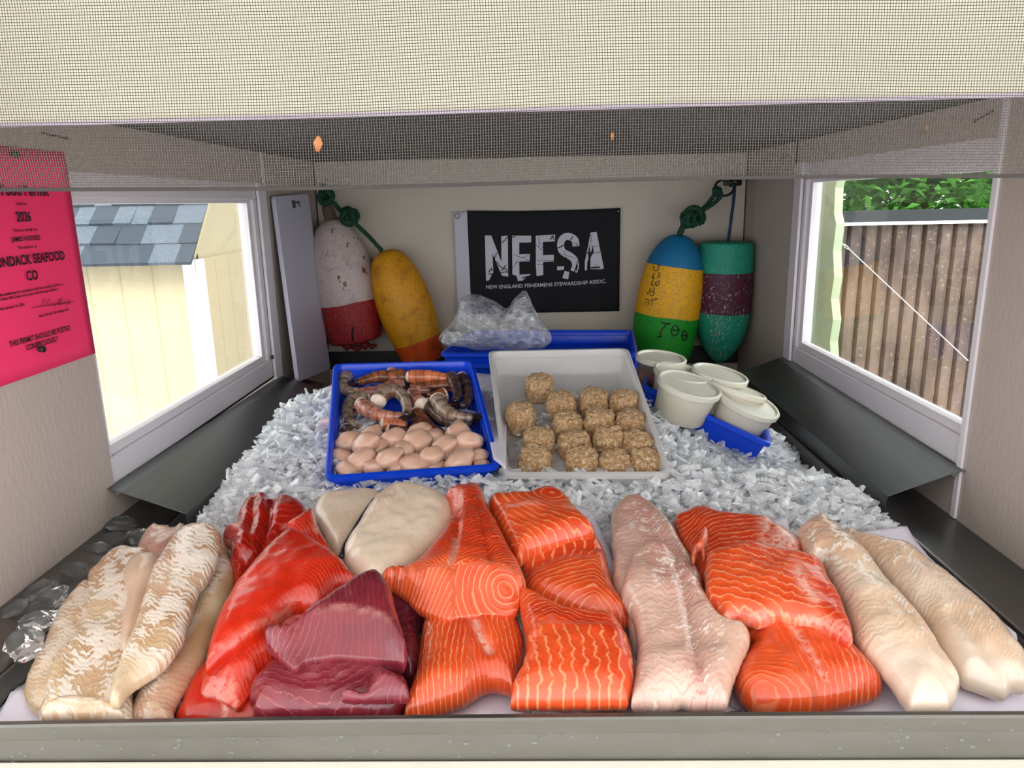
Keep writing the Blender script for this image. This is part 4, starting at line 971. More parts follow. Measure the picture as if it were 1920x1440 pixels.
def fillet(name, label, cat, group, px, dz, T, mat, pat, R=.014, amp=1, dark=0, fat=0, tiltx=0.0, tilty=0.0, hm=None, cut=None, und=.16, ctrl=None, seed=None, grid=.0050, extra=None):
    """a fillet of real thickness: outline laid on the ice bed, rounded edges, undulating top"""
    seed = seed if seed is not None else px[0][0]
    c0 = onB(sum(p[0] for p in px)/len(px), sum(p[1] for p in px)/len(px), dz)
    n = Vector((-tiltx, -(BB+tilty), 1)).normalized()
    pts = [onPl(x, y, c0, n) for x, y in px]
    ring = smooth_path([(p.x, p.y, 0) for p in pts], 6, True)
    # even spacing
    out = []; acc = 0; L = len(ring)
    for i in range(L):
        a, b = ring[i], ring[(i+1) % L]; d = (b-a).length; k = max(1, int(round(d/.0042)))
        for j in range(k): out.append(a.lerp(b, j/k))
    O = np.array([(p.x, p.y) for p in out]); keep = [0]
    for i in range(1, len(O)):
        if np.hypot(*(O[i]-O[keep[-1]])) > .0022: keep.append(i)
    O = O[keep]; O[:, 1] = np.maximum(O[:, 1], .5385); N = len(O)
    area = .5*np.sum(O[:, 0]*np.roll(O[:, 1], -1)-np.roll(O[:, 0], -1)*O[:, 1])
    if area < 0: O = O[::-1].copy()
    O = O+rng.normal(0, .00025, O.shape)
    def dist(Q):
        D = np.full(len(Q), 1e9)
        for i in range(N):
            a, b = O[i], O[(i+1) % N]; ab = b-a; t = np.clip(((Q-a)@ab)/(ab@ab+1e-12), 0, 1); D = np.minimum(D, np.hypot(*(Q-a-t[:, None]*ab).T))
        return D
    def inside(Q):
        c = np.zeros(len(Q), bool)
        for i in range(N):
            a, b = O[i], O[(i+1) % N]
            cond = ((a[1] > Q[:, 1]) != (b[1] > Q[:, 1])); xx = (b[0]-a[0])*(Q[:, 1]-a[1])/(b[1]-a[1]+1e-15)+a[0]; c ^= cond & (Q[:, 0] < xx)
        return c
    nx = np.roll(O, -1, 0)-np.roll(O, 1, 0); nrm = np.stack([-nx[:, 1], nx[:, 0]], 1); nrm /= np.hypot(*nrm.T)[:, None]+1e-12
    P = [O]
    for fr in (.05, .16, .34, .6):
        Q = O+nrm*R*fr; ok = inside(Q) & (dist(Q) > R*fr*.82); P.append(Q[ok][::(1 if fr < .3 else 1)])
    gx, gy = np.meshgrid(np.arange(O[:, 0].min(), O[:, 0].max(), grid), np.arange(O[:, 1].min(), O[:, 1].max(), grid*.9)); gx[1::2] += grid/2
    Q = np.stack([gx.ravel(), gy.ravel()], 1)+rng.normal(0, grid*.07, (gx.size, 2)); Q = Q[inside(Q)]; Q = Q[dist(Q) > R*.80]; P.append(Q); A = np.concatenate(P)
    r = delaunay_2d_cdt([Vector(p) for p in A], [], [list(range(N))], 1, 1e-6)
    V = np.array([(v.x, v.y) for v in r[0]]); F = [tuple(f) for f in r[2]]; d = dist(V); d[d < 1e-5] = 0
    zpl = c0.z-((V[:, 0]-c0.x)*n.x+(V[:, 1]-c0.y)*n.y)/n.z
    w3 = np.stack([V[:, 0], V[:, 1], zpl], 1); zc = w3@FV; X = IW/2+FPX*(w3@RV)/zc; Yp = IH/2-FPX*(w3@UV_)/zc
    u = np.clip(d/R, 0, 1); prof = np.sqrt(np.maximum(0, 1-(1-u)**2))
    dome = .82+.18*np.clip(d/max(d.max(), 1e-6), 0, 1)
    if cut is not None:
        cr = np.array(cut, float); yc = np.interp(X, cr[:, 0], cr[:, 1]); below = Yp > yc
        dc = np.full(len(V), 1e9); cw = np.array([tuple(onPl(x, y, c0, n))[:2] for x, y in cut])
        for a, b in zip(cw[:-1], cw[1:]):
            ab = b-a; t = np.clip(((V-a)@ab)/(ab@ab), 0, 1); dc = np.minimum(dc, np.hypot(*(V-a-t[:, None]*ab).T))
        prof = np.where(below, np.minimum(d/(d+dc+1e-9)*1.0, prof+.25*np.clip(d/.006, 0, 1)), prof); prof = np.clip(prof, 0, 1)
    h = prof*dome*(1+und*noise_arr(V, 26, seed*.13)+und*.45*noise_arr(V, 75, seed*.31))
    if hm is not None: h = h*hm(X, Yp)
    top = zpl+T*.62*h; bot = zpl-T*.38*np.minimum(1, np.sqrt(np.maximum(0, 1-(1-np.clip(d/(R*.7), 0, 1))**2)))
    if extra is not None: e = extra(X, Yp)*prof; top = top+e
    nb = np.where(d > 0)[0]; mp = np.arange(len(V)); mp[nb] = len(V)+np.arange(len(nb))
    vs = np.concatenate([np.stack([V[:, 0], V[:, 1], np.where(d > 0, top, zpl)], 1), np.stack([V[nb, 0], V[nb, 1], bot[nb]], 1)])
    fs = F+[tuple(int(mp[i]) for i in f)[::-1] for f in F if any(d[i] > 0 for i in f)]
    o = MB(); o.v = [tuple(p) for p in vs]; o.f = fs; o = o.build(name, mat, smooth=True)
    Xa, Ya = np.concatenate([X, X[nb]]), np.concatenate([Yp, Yp[nb]])
    ph, tt = pat(Xa, Ya); at = o.data.attributes.new('pat', 'FLOAT_VECTOR', 'POINT'); at.data.foreach_set('vector', np.stack([ph, tt, np.full(len(ph), float(seed % 97))], 1).astype(np.float32).ravel())
    for nm, f in (('amp', amp), ('dark', dark), ('fat', fat)): setattr_f(o.data, nm, (f(Xa, Ya) if callable(f) else np.full(len(Xa), float(f))))
    tag(o, label, cat, group); return o
GC, GS, GT, GA, GH = 'cod fillets on the left', 'deep red salmon fillets', 'maroon tuna pieces', 'orange salmon portions', 'halibut fillets'
F_ = fillet
# cod on the left
F_('cod_fillet', 'narrow cream cod fillet at the far left edge of the fish', 'fish fillet', GC, [(45,1308),(50,1280),(62,1250),(77,1227),(88,1200),(97,1177),(110,1150),(127,1127),(160,1100),(190,1110),(190,1180),(160,1260),(120,1330),(90,1345),(58,1332)], .014, .026, M['cod'], chev(110,1200,112,9,.3), amp=.75, dark=.25, fat=lambda x,y: sm(y,1255,1290)*.6)
F_('cod_fillet', 'wide cod fillet with thick white flaky membrane at the front left', 'fish fillet', GC, [(76,1350),(80,1320),(88,1275),(97,1245),(118,1225),(140,1205),(152,1165),(160,1120),(166,1082),(172,1078),(200,1048),(232,1034),(262,1036),(288,1045),(285,1110),(262,1200),(248,1270),(250,1345),(230,1362),(130,1362)], .026, .026, M['cod'], chev(180,1190,100,12,.35,.001), amp=1, dark=lambda x,y: .5*sm(-y,-1180,-1080))
F_('cod_fillet', 'thin translucent cod piece lying at the rail under the flaky one', 'fish fillet', GC, [(78,1350),(92,1330),(140,1316),(200,1324),(236,1346),(238,1372),(80,1372)], .034, .022, M['cod'], chev(150,1340,95,8,.2), amp=.5, dark=.2, R=.010)
F_('cod_fillet', 'small pink cod tail end poking out behind the left fillets', 'fish fillet', GC, [(255,1040),(268,1010),(280,997),(293,988),(306,994),(317,988),(326,997),(340,987),(356,1000),(345,1025),(310,1055),(272,1058)], .022, .024, M['haddock'], chev(300,1020,100,9,.3), dark=.6, amp=.3, und=.4)
F_('cod_fillet', 'cod fillet with red veined flakes and a smooth cream right edge', 'fish fillet', GC, [(252,1322),(253,1362),(317,1362),(328,1330),(345,1300),(377,1253),(397,1213),(413,1167),(433,1120),(441,1087),(434,1055),(425,1022),(412,1008),(396,1020),(380,1060),(350,1150),(322,1210),(283,1262)], .020, .024, M['cod'], chev(340,1190,112,10,.75), amp=lambda x,y: 1-sm(x-(386-.56*(y-1160)),-6,10), dark=lambda x,y: .8*sm(y,1210,1300))
F_('cod_fillet', 'smooth cream cod belly strip squeezed between the two big left fillets', 'fish fillet', GC, [(227,1210),(230,1165),(238,1120),(232,1085),(236,1062),(253,1045),(280,1040),(300,1048),(302,1075),(285,1100),(274,1140),(258,1190),(240,1225)], .044, .018, M['haddock'], chev(260,1130,100,14,.1), amp=.1, dark=.1, fat=.45)
F_('cod_fillet', 'long pink and white cod fillet on top of the left pile', 'fish fillet', GC, [(206,1316),(213,1280),(233,1223),(250,1185),(263,1150),(277,1100),(290,1065),(310,1035),(327,1010),(360,993),(400,992),(414,1008),(411,1045),(395,1082),(374,1110),(362,1150),(353,1173),(343,1205),(313,1245),(280,1270),(250,1290),(217,1328)], .048, .026, M['cod'], chev(310,1150,112,9,.25,.001), amp=lambda x,y: 1-.9*sm(y,1235,1290), dark=lambda x,y: .75*sm(-y,-1200,-1050), fat=lambda x,y: .5*sm(y,1230,1290))
# deep red salmon
F_('salmon_fillet', 'lowest deep red salmon fillet, its rough end at the front rail', 'fish fillet', GS, [(340,1325),(350,1300),(362,1280),(387,1250),(420,1250),(470,1290),(500,1320),(510,1362),(343,1362)], .012, .026, M['sockeye'], chev(400,1310,20,9,.2), amp=.15, dark=.1, fat=seg([(428,1322),(425,1365)],4), und=.4)
F_('salmon_fillet', 'deep red salmon fillet with a pale cut end below the big one', 'fish fillet', GS, [(377,1300),(387,1258),(420,1225),(480,1180),(527,1150),(573,1135),(600,1146),(590,1175),(560,1190),(535,1210),(524,1245),(492,1267),(474,1295),(447,1325),(425,1318),(400,1307)], .030, .030, M['sockeye'], chev(480,1240,-50,10,.4), amp=.4, fat=lambda x,y: .42*sm(y-1315+.0*(x),-38,-10)*(x<446), cut=[(370,1268),(400,1275),(430,1285),(450,1278)], und=.3)
F_('salmon_fillet', 'small deep red salmon piece tucked below the rear two-lobed one', 'fish fillet', GS, [(430,1050),(456,1040),(500,1020),(520,1030),(470,1075),(446,1104),(437,1085)], .022, .024, M['sockeye'], chev(450,1075,90,7,.3), amp=.5, dark=.6, und=.35)
F_('salmon_fillet', 'glossy deep red two-lobed salmon piece at the rear left', 'fish fillet', GS, [(418,1008),(440,992),(446,975),(452,960),(467,945),(500,938),(511,950),(520,947),(535,943),(553,945),(568,955),(579,972),(574,997),(555,1005),(527,1013),(487,1050),(462,1060),(436,1056),(434,1033),(427,1022)], .030, .034, M['sockeye'], chev(500,1000,100,9,.35), amp=lambda x,y: .4+.5*seg([(465,960),(455,1045)],13)(x,y)+.5*seg([(525,955),(518,1005)],12)(x,y), dark=.85, extra=lambda x,y: -.012*seg([(512,950),(505,1000),(490,1050)],7)(x,y)-.006*seg([(480,955),(470,1045)],6)(x,y), und=.25)
F_('salmon_fillet', 'deep red salmon end standing up with a striped cut face beside the halibut', 'fish fillet', GS, [(536,1003),(555,985),(575,972),(587,966),(594,985),(605,1010),(622,1046),(600,1045),(560,1025)], .040, .030, M['sockeye'], chev(590,1000,-40,7,.3), amp=1.0, fat=seg([(588,968),(592,1000),(596,1022)],3), R=.008)
F_('salmon_fillet', 'biggest deep red salmon fillet, lying on top and narrowing to the front left', 'fish fillet', GS, [(386,1254),(390,1230),(398,1200),(410,1162),(425,1132),(440,1107),(457,1088),(470,1072),(490,1050),(510,1030),(530,1014),(553,1007),(580,1016),(600,1027),(623,1043),(640,1057),(658,1080),(674,1100),(640,1110),(618,1127),(600,1143),(573,1141),(553,1143),(527,1160),(487,1195),(440,1227),(393,1259)], .052, .032, M['sockeye'], chev(600,1090,-55,7,.25,.0012), amp=lambda x,y: .15+.85*sm(x+.4*(y-1100),560,620), dark=lambda x,y: .6*seg([(450,1090),(540,1030)],16)(x,y), fat=lambda x,y: .4*seg([(605,1035),(560,1062),(500,1110)],2)(x,y)+.35*seg([(388,1254),(440,1222),(500,1180),(553,1140)],2)(x,y))
# halibut
F_('halibut_fillet', 'smooth cream halibut fillet half hidden behind the larger one', 'fish fillet', GH, [(588,968),(594,948),(610,932),(640,927),(680,923),(702,924),(716,932),(716,950),(690,985),(668,1020),(648,1049),(624,1044),(607,1008)], .022, .024, M['halibut'], chev(650,980,110,16,.3), amp=.15)
h2 = F_('halibut_fillet', 'large cream halibut fillet with a strip of dark skin on its left edge', 'fish fillet', GH, [(642,1047),(647,1027),(667,993),(690,957),(707,936),(730,920),(755,916),(782,918),(820,930),(848,948),(858,958),(853,978),(833,1007),(800,1040),(762,1071),(735,1090),(708,1098),(684,1098),(662,1082)], .040, .032, M['halibut'], chev(745,990,120,15,.5), amp=lambda x,y: .7*sm(-(y+.3*x),-1230,-1150), dark=.15, R=.02)
sk = smooth_path([onB(x, y, .046)+Vector((-.0005, 0, 0)) for x, y in ((641,1046),(646,1026),(660,1002),(676,976),(690,955),(706,934))], 5)
k_ = MB().tube(sk, [.0008]+[.0034]*(len(sk)-2)+[.0008], 8).build('skin_strip', M['skin'], h2, True); k_['label'] = 'dark skin edge'
# tuna
F_('tuna_piece', 'dark tuna slab lying behind the wedge, mostly covered', 'fish piece', GT, [(613,1127),(640,1108),(680,1095),(715,1090),(745,1100),(775,1127),(806,1160),(786,1180),(789,1235),(775,1280),(733,1260),(680,1200),(640,1160)], .022, .034, M['tuna'], chev(740,1170,60,14,.2), amp=.3, dark=.9, und=.3)
F_('tuna_piece', 'maroon tuna block at the front rail with banded grain', 'fish piece', GT, [(468,1314),(480,1290),(498,1268),(515,1255),(540,1250),(573,1237),(640,1228),(707,1236),(742,1243),(752,1275),(766,1292),(766,1315),(735,1345),(700,1362),(497,1362),(477,1330)], .030, .040, M['tuna'], chev(610,1330,80,13,.15,.0016), amp=.8, dark=lambda x,y: .55*sm(-y,-1275,-1240), und=.25)
F_('tuna_piece', 'small pink grained tuna lump at the right end of the front tuna block', 'fish piece', GT, [(628,1345),(640,1310),(656,1300),(684,1302),(697,1275),(710,1262),(735,1270),(760,1288),(767,1300),(762,1322),(735,1348),(690,1362),(630,1362)], .052, .026, M['tuna'], chev(730,1310,60,8,.3,.003), amp=.8, dark=-.0, hm=lambda x,y: 1-.45*seg([(640,1340),(670,1320),(690,1300)],14)(x,y))
F_('tuna_piece', 'maroon tuna wedge with its pointed end to the left, on top of the tuna', 'fish piece', GT, [(496,1203),(520,1196),(553,1189),(580,1168),(600,1152),(633,1130),(673,1107),(700,1096),(716,1096),(733,1117),(743,1150),(755,1190),(764,1226),(757,1243),(735,1240),(707,1234),(640,1228),(600,1232),(573,1236),(555,1250),(535,1240),(515,1222)], .062, .046, M['tuna'], chev(600,1200,20,11,.35,.0006), amp=lambda x,y: .35+.8*sm(-x,-640,-540), dark=lambda x,y: .5*sm(-y,-1180,-1110), cut=[(496,1203),(560,1192),(600,1186),(650,1182),(700,1190),(738,1200),(764,1226)], fat=lambda x,y: .25*seg([(600,1186),(650,1181),(700,1190),(738,1200)],3)(x,y))
# orange salmon, centre
def patA1(x, y):
    p1, t1 = chev(858, 1050, 95, 6.5, .55)(x, y); p2, t2 = onion(948, 1126, 1.6, 1, 0, 7)(x, y)
    yc = np.interp(x, [717, 767, 810, 843, 917, 987], [1086, 1100, 1108, 1100, 1096, 1113]); b = y > yc
    p3 = (x+.9*(y-1100))/10; pf = np.where(x > 850, p2, p3); return np.where(b, pf, p1), np.where(b, t2, t1)
F_('salmon_portion', 'orange salmon portion at the front beside the tuna, fat line down its middle', 'salmon portion', GA, [(757,1342),(767,1308),(780,1267),(788,1210),(794,1178),(808,1160),(830,1152),(870,1150),(930,1146),(962,1148),(975,1180),(984,1205),(983,1235),(973,1263),(964,1298),(945,1292),(920,1288),(890,1303),(867,1316),(830,1330),(795,1345),(765,1352)], .026, .038, M['salmon'], lambda x, y: (np.where(x < 880, (x+.28*(y-1250)-.0012*(y-1180)**2)/10.5, (x-.25*(y-1200))/9.5), y*1.0), amp=lambda x,y: .35+.65*sm(np.abs(x-(872+.45*(y-1160))), 14, 50), dark=lambda x,y: .55*seg([(840,1160),(870,1230)],28)(x,y), fat=seg([(873,1163),(890,1195),(903,1232),(920,1252)],5.5), extra=lambda x,y: -.006*seg([(873,1163),(890,1195),(903,1232),(920,1252)],10)(x,y), R=.018)
F_('salmon_portion', 'large fan shaped orange salmon portion with a cut front face, between halibut and centre', 'salmon portion', GA, [(716,1087),(737,1080),(758,1083),(785,1062),(812,1032),(836,1000),(848,975),(842,950),(836,936),(860,930),(888,923),(903,926),(914,950),(925,975),(938,1000),(960,1043),(976,1072),(988,1100),(984,1112),(968,1146),(935,1150),(900,1152),(866,1155),(833,1158),(797,1148),(775,1134),(757,1117),(735,1100)], .050, .046, M['salmon'], patA1, amp=lambda x,y: .35+.65*sm(y-np.interp(x,[717,810,850,987],[1070,1100,1096,1105]),-25,0)+.3*sm(x,905,950), dark=lambda x,y: .85*(1-sm(y-np.interp(x,[717,810,850,987],[1086,1104,1097,1108]),-40,0)), cut=[(717,1087),(767,1100),(810,1108),(843,1100),(880,1096),(917,1096),(950,1102),(990,1115)], fat=lambda x,y: seg([(868,925),(864,975)],4)(x,y)*.5+.9*seg([(857,1045),(853,1072),(847,1100)],4)(x,y), extra=lambda x,y: -.006*seg([(862,960),(857,1040),(848,1100)],6)(x,y)-.005*seg([(888,960),(903,1010),(920,1090)],6)(x,y), R=.022)
def patA4(x, y):
    a = x+.28*(y-1060); return np.where(y < 1080-(x-1060)*.12, a/17, (y-.28*x-np.abs(x-1115)*.55)/8.5), y*1.0
F_('salmon_portion', 'orange salmon portion lying under the striped top one at the centre right', 'salmon portion', GA, [(982,1047),(1010,1038),(1050,1015),(1100,1005),(1116,1010),(1130,1033),(1138,1052),(1147,1097),(1162,1130),(1181,1158),(1172,1171),(1150,1170),(1100,1160),(1033,1140),(990,1118),(980,1078)], .026, .036, M['salmon'], patA4, amp=.95, dark=lambda x,y: .7*seg([(1000,1095),(1060,1070),(1130,1052)],17)(x,y), extra=lambda x,y: -.004*seg([(985,1090),(1060,1065),(1130,1048)],6)(x,y))
def patA3(x, y):
    p1, t1 = onion(1035, 952, 2.2, 1, 3, 7)(x, y); p2 = (y-.42*np.abs(x-955)+.0022*(x-1010)**2)/9.5; return np.where(y < 974+.02*(x-1000), p1, p2), np.where(y < 974, t1, x)
F_('salmon_portion', 'striped orange salmon portion at the top centre with concentric rings', 'salmon portion', GA, [(915,948),(940,942),(975,941),(993,939),(1020,931),(1043,932),(1064,943),(1078,960),(1090,975),(1113,997),(1111,1008),(1090,1014),(1063,1022),(1025,1032),(990,1044),(978,1054),(962,1042),(950,1018),(932,985)], .046, .038, M['salmon'], patA3, amp=.9, dark=lambda x,y: .5*sm(-y,-985,-940), fat=lambda x,y: .7*seg([(955,980),(1010,977)],2.5)(x,y)+.8*seg([(1058,980),(1100,982)],2.2)(x,y), R=.016)
def patA5(x, y):
    up = (y-.32*np.abs(x-1040)+.0006*(x-1080)**2)/8.5; lo = (x-.42*(y-1220)+.0024*(y-1215)**2)/22; return np.where(y < 1204+.05*(x-1080), up, lo), np.where(y < 1204, x*1.0, y*1.0)
F_('salmon_portion', 'big square orange salmon portion at the front centre with wide pale stripes', 'salmon portion', GA, [(974,1117),(1000,1122),(1035,1138),(1067,1152),(1110,1160),(1147,1167),(1165,1185),(1172,1195),(1184,1222),(1191,1262),(1188,1290),(1180,1312),(1163,1342),(1100,1348),(1030,1346),(966,1340),(958,1305),(966,1280),(980,1253),(987,1217),(982,1180),(975,1150)], .046, .036, M['salmon'], patA5, amp=lambda x,y: .5+.5*sm(np.abs(y-1200),6,22), dark=lambda x,y: .95*seg([(1000,1175),(1060,1190),(1120,1195),(1175,1225)],20)(x,y), R=.018)
# pink haddock, centre right
F_('haddock_fillet', 'pale pink haddock fillet behind the long one at the centre right', 'fish fillet', 'pink haddock fillets', [(1146,975),(1156,956),(1168,946),(1190,943),(1216,951),(1238,967),(1264,1000),(1286,1038),(1308,1073),(1320,1110),(1322,1140),(1290,1160),(1230,1180),(1196,1230),(1182,1200),(1172,1150),(1152,1118),(1147,1085),(1150,1048),(1145,1010)], .024, .032, M['haddock'], chev(1215,1010,72,9,.35), amp=.75, dark=lambda x,y: .75*seg([(1200,960),(1225,1030),(1270,1080)],28)(x,y)+.15)
F_('haddock_fillet', 'long pink haddock fillet with a forked front end reaching the rail', 'fish fillet', 'pink haddock fillets', [(1182,1062),(1188,1045),(1209,1032),(1232,1030),(1252,1038),(1280,1062),(1300,1088),(1318,1115),(1337,1144),(1350,1168),(1364,1180),(1392,1183),(1407,1198),(1402,1218),(1392,1240),(1378,1275),(1370,1300),(1357,1342),(1330,1348),(1306,1340),(1288,1322),(1272,1322),(1258,1345),(1225,1350),(1193,1342),(1183,1318),(1188,1280),(1193,1240),(1194,1210),(1186,1165),(1175,1140),(1165,1118),(1170,1092)], .044, .036, M['haddock'], chev(1270,1180,80,10.5,.30,.0006), amp=lambda x,y: .9-.6*sm(x,1345,1370), dark=lambda x,y: .75*seg([(1240,1050),(1270,1120),(1300,1150)],34)(x,y)+.8*seg([(1298,1270),(1320,1345)],16)(x,y)+.12, fat=lambda x,y: .25*sm(x-(1290+.3*(y-1100)),0,30), extra=lambda x,y: -.006*seg([(1262,1060),(1290,1170),(1300,1250),(1320,1330)],9)(x,y), R=.018, und=.2)
# orange salmon, right
F_('salmon_portion', 'thin orange salmon portion with white frosted end at the rear right', 'salmon portion', GA, [(1264,978),(1286,968),(1302,960),(1324,959),(1344,970),(1375,974),(1407,977),(1439,982),(1465,997),(1490,1013),(1507,1032),(1503,1052),(1480,1066),(1420,1070),(1360,1080),(1334,1110),(1318,1098),(1300,1062),(1283,1030),(1270,1002)], .024, .028, M['salmon'], lambda x, y: ((y+.06*x-26*np.exp(-((x-1285)/28)**2)+10*np.sin((x-1300)/70))/8.5, x*1.0), amp=lambda x,y: .9-.5*sm(x,1410,1450), dark=.65, fat=lambda x,y: .95*sm(x,1412,1440)*(1-sm(x,1490,1503))*(1-seg([(1452,985),(1440,1040)],5)(x,y)))
fl = MB(); pts_ = [onB(x, y, z) for x, y, z in ((1300,1050,.034),(1304,1030,.040),(1314,1022,.044),(1321,1028,.040),(1322,1046,.034))]
F_('salmon_portion', 'curled orange belly flap between the haddock and the right salmon pieces', 'salmon portion', GA, [(1296,1050),(1298,1034),(1306,1024),(1313,1010),(1316,998),(1326,998),(1327,1014),(1321,1030),(1322,1048),(1318,1048),(1313,1032),(1308,1034),(1302,1056)], .046, .016, M['salmon'], chev(1310,1030,20,6,.2), amp=.9, R=.005, fat=.2)
F_('salmon_portion', 'low orange salmon portion at the front right with a dotted fat line', 'salmon portion', GA, [(1358,1169),(1382,1156),(1427,1162),(1471,1160),(1532,1178),(1565,1198),(1590,1218),(1612,1236),(1647,1275),(1654,1290),(1644,1303),(1599,1316),(1535,1329),(1471,1333),(1423,1331),(1395,1317),(1378,1290),(1377,1270),(1386,1249),(1401,1227),(1407,1207)], .024, .040, M['salmon'], lambda x, y: (np.where(x < 1455+.8*(y-1240), onion(1432,1322,2.6,1,8,8)(x,y)[0], (x-.62*(y-1240)+.0012*(y-1200)**2)/13), y*1.0), amp=lambda x,y: .25+.75*np.maximum(sm(x,1560,1590)*1.0, .45*sm(y,1262,1285)), dark=lambda x,y: .5*sm(-y,-1230,-1170), fat=lambda x,y: .9*seg([(1440,1180),(1480,1212),(1500,1240),(1530,1285),(1542,1305)],3.5)(x,y)+.9*seg([(1500,1198),(1530,1212),(1570,1222)],8)(x,y), extra=lambda x,y: -.003*seg([(1480,1212),(1542,1305)],7)(x,y), R=.022)
F_('salmon_portion', 'wide orange salmon portion with fine wavy stripes on top at the right', 'salmon portion', GA, [(1322,1062),(1328,1044),(1350,1040),(1375,1035),(1395,1030),(1427,1032),(1471,1042),(1519,1053),(1542,1067),(1558,1099),(1574,1124),(1586,1156),(1600,1200),(1588,1210),(1567,1198),(1532,1179),(1497,1170),(1470,1163),(1452,1163),(1427,1171),(1405,1166),(1382,1161),(1360,1168),(1344,1150),(1324,1124),(1321,1090)], .050, .028, M['salmon'], lambda x, y: ((y-.26*(x-1324)+11*np.sin((x-1330)/48)+.0012*(x-1420)**2)/12.5, x*1.0), amp=lambda x,y: 1-.45*sm(x-(1490+.35*(y-1060)),0,30), dark=lambda x,y: .75*sm(x-(1488+.35*(y-1060)),0,35), fat=lambda x,y: .9*seg([(1495,1095),(1505,1125),(1525,1150)],9)(x,y)+.4*seg([(1340,1165),(1427,1166),(1530,1175),(1598,1205)],4)(x,y), R=.013)
# thick white loins on the right
F_('cod_loin', 'thick white cod loin at the far right edge beside the steel ledge', 'fish fillet', 'white cod loins on the right', [(1579,1009),(1596,1004),(1614,1012),(1662,1022),(1711,1037),(1746,1067),(1778,1088),(1805,1110),(1857,1155),(1885,1185),(1905,1211),(1925,1240),(1932,1270),(1925,1292),(1902,1290),(1885,1305),(1860,1298),(1832,1288),(1800,1275),(1773,1242),(1748,1200),(1728,1165),(1683,1110),(1635,1055)], .024, .036, M['codloin'], chev(1740,1140,52,10,.5,.001), amp=lambda x,y: .9*(1-sm(y-.6*(x-1740),1150,1215)), dark=lambda x,y: .35*sm(-y,-1100,-1020), extra=lambda x,y: -.005*seg([(1780,1180),(1840,1260),(1870,1295)],8)(x,y), R=.02)
F_('cod_loin', 'long thick white cod loin with a pink tip, its blunt end at the rail', 'fish fillet', 'white cod loins on the right', [(1496,1006),(1502,994),(1516,986),(1534,981),(1555,988),(1579,1007),(1607,1026),(1635,1058),(1662,1096),(1697,1135),(1728,1172),(1753,1206),(1773,1242),(1790,1264),(1799,1285),(1790,1315),(1773,1342),(1740,1350),(1711,1343),(1690,1314),(1662,1272),(1628,1235),(1606,1205),(1590,1165),(1580,1138),(1562,1103),(1541,1060),(1515,1048)], .036, .040, M['codloin'], chev(1640,1140,60,12.5,.55,.001), amp=lambda x,y: 1-.95*sm(y,1225,1275), dark=lambda x,y: sm(-y,-1075,-1010)+.7*seg([(1545,1065),(1590,1150)],12)(x,y), extra=lambda x,y: -.004*seg([(1680,1160),(1740,1230),(1775,1290)],6)(x,y), R=.022)

# ---------------------------------------------------------------- ice
m = NT('clear_ice'); nz = m.noise(35, 3)
m.set(Base_Color=(.975, .99, 1.0, 1), Roughness=.06); m.b.inputs['Transmission Weight'].default_value = .60; m.b.inputs['IOR'].default_value = 1.31; m.b.inputs['Specular IOR Level'].default_value = .8
m.bump(m.noise(120, 3), .25, .0015); M['ice'] = m.m
m = NT('ice_chip'); bp_ = m.n('Bump'); bp_.inputs['Strength'].default_value = .35; bp_.inputs['Distance'].default_value = .002; m.l(m.noise(90, 3), bp_.inputs['Height'])
_tr = m.n('BsdfTransparent'); _tr.inputs[0].default_value = (.985, .99, 1, 1); _df = m.n('BsdfDiffuse'); _df.inputs[0].default_value = (.99, .99, 1, 1); _tl = m.n('BsdfTranslucent'); _tl.inputs[0].default_value = (.98, .99, 1, 1)
_gl = m.n('BsdfGlossy'); _gl.inputs['Roughness'].default_value = .06; _lw = m.n('LayerWeight'); _lw.inputs[0].default_value = .35; _fr = m.n('LayerWeight'); _fr.inputs[0].default_value = .5
for _s in (_gl, _lw, _fr): m.l(bp_.outputs[0], _s.inputs['Normal'])
_a = m.n('MixShader'); _a.inputs[0].default_value = .3; m.l(_df.outputs[0], _a.inputs[1]); m.l(_tl.outputs[0], _a.inputs[2])
_b = m.n('MixShader'); m.l(m.math('ADD', .16, m.math('ADD', m.math('MULTIPLY', _lw.outputs['Facing'], .6), m.math('MULTIPLY', m.step(m.noise(45, 3), .35, .7), .6)), clamp=True), _b.inputs[0]); m.l(_tr.outputs[0], _b.inputs[1]); m.l(_a.outputs[0], _b.inputs[2])
_c2 = m.n('MixShader'); m.l(m.math('ADD', m.math('MULTIPLY', m.math('POWER', _fr.outputs['Facing'], 4.0), .6), .07, clamp=True), _c2.inputs[0]); m.l(_b.outputs[0], _c2.inputs[1]); m.l(_gl.outputs[0], _c2.inputs[2]); m.l(_c2.outputs[0], m.t.nodes['Material Output'].inputs[0]); M['ice'] = m.m
m = NT('packed_ice'); m.set(Base_Color=m.mix(m.noise(90, 5), srgb(222, 228, 232), srgb(254, 254, 255)), Roughness=.25); m.bump(m.noise(110, 5, rough=.7), 1, .008); M['icebase'] = m.m
def ice_h(x, y):
    dr = min(1, max(0, (x-.17)/.16))*min(1, max(0, (y-.98)/.16)); e = min(x+.468, .480-x); edge = -.045*max(0, 1-e/.07)**1.5; front = 0
    zb = bed(min(y, 1.30)); return zb-.006-.080*dr+edge+.006*noise.noise(Vector((x*11, y*11, 0)))+(0.010 if y > .86 else 0)-(.03*max(0, y-1.30)/.1)
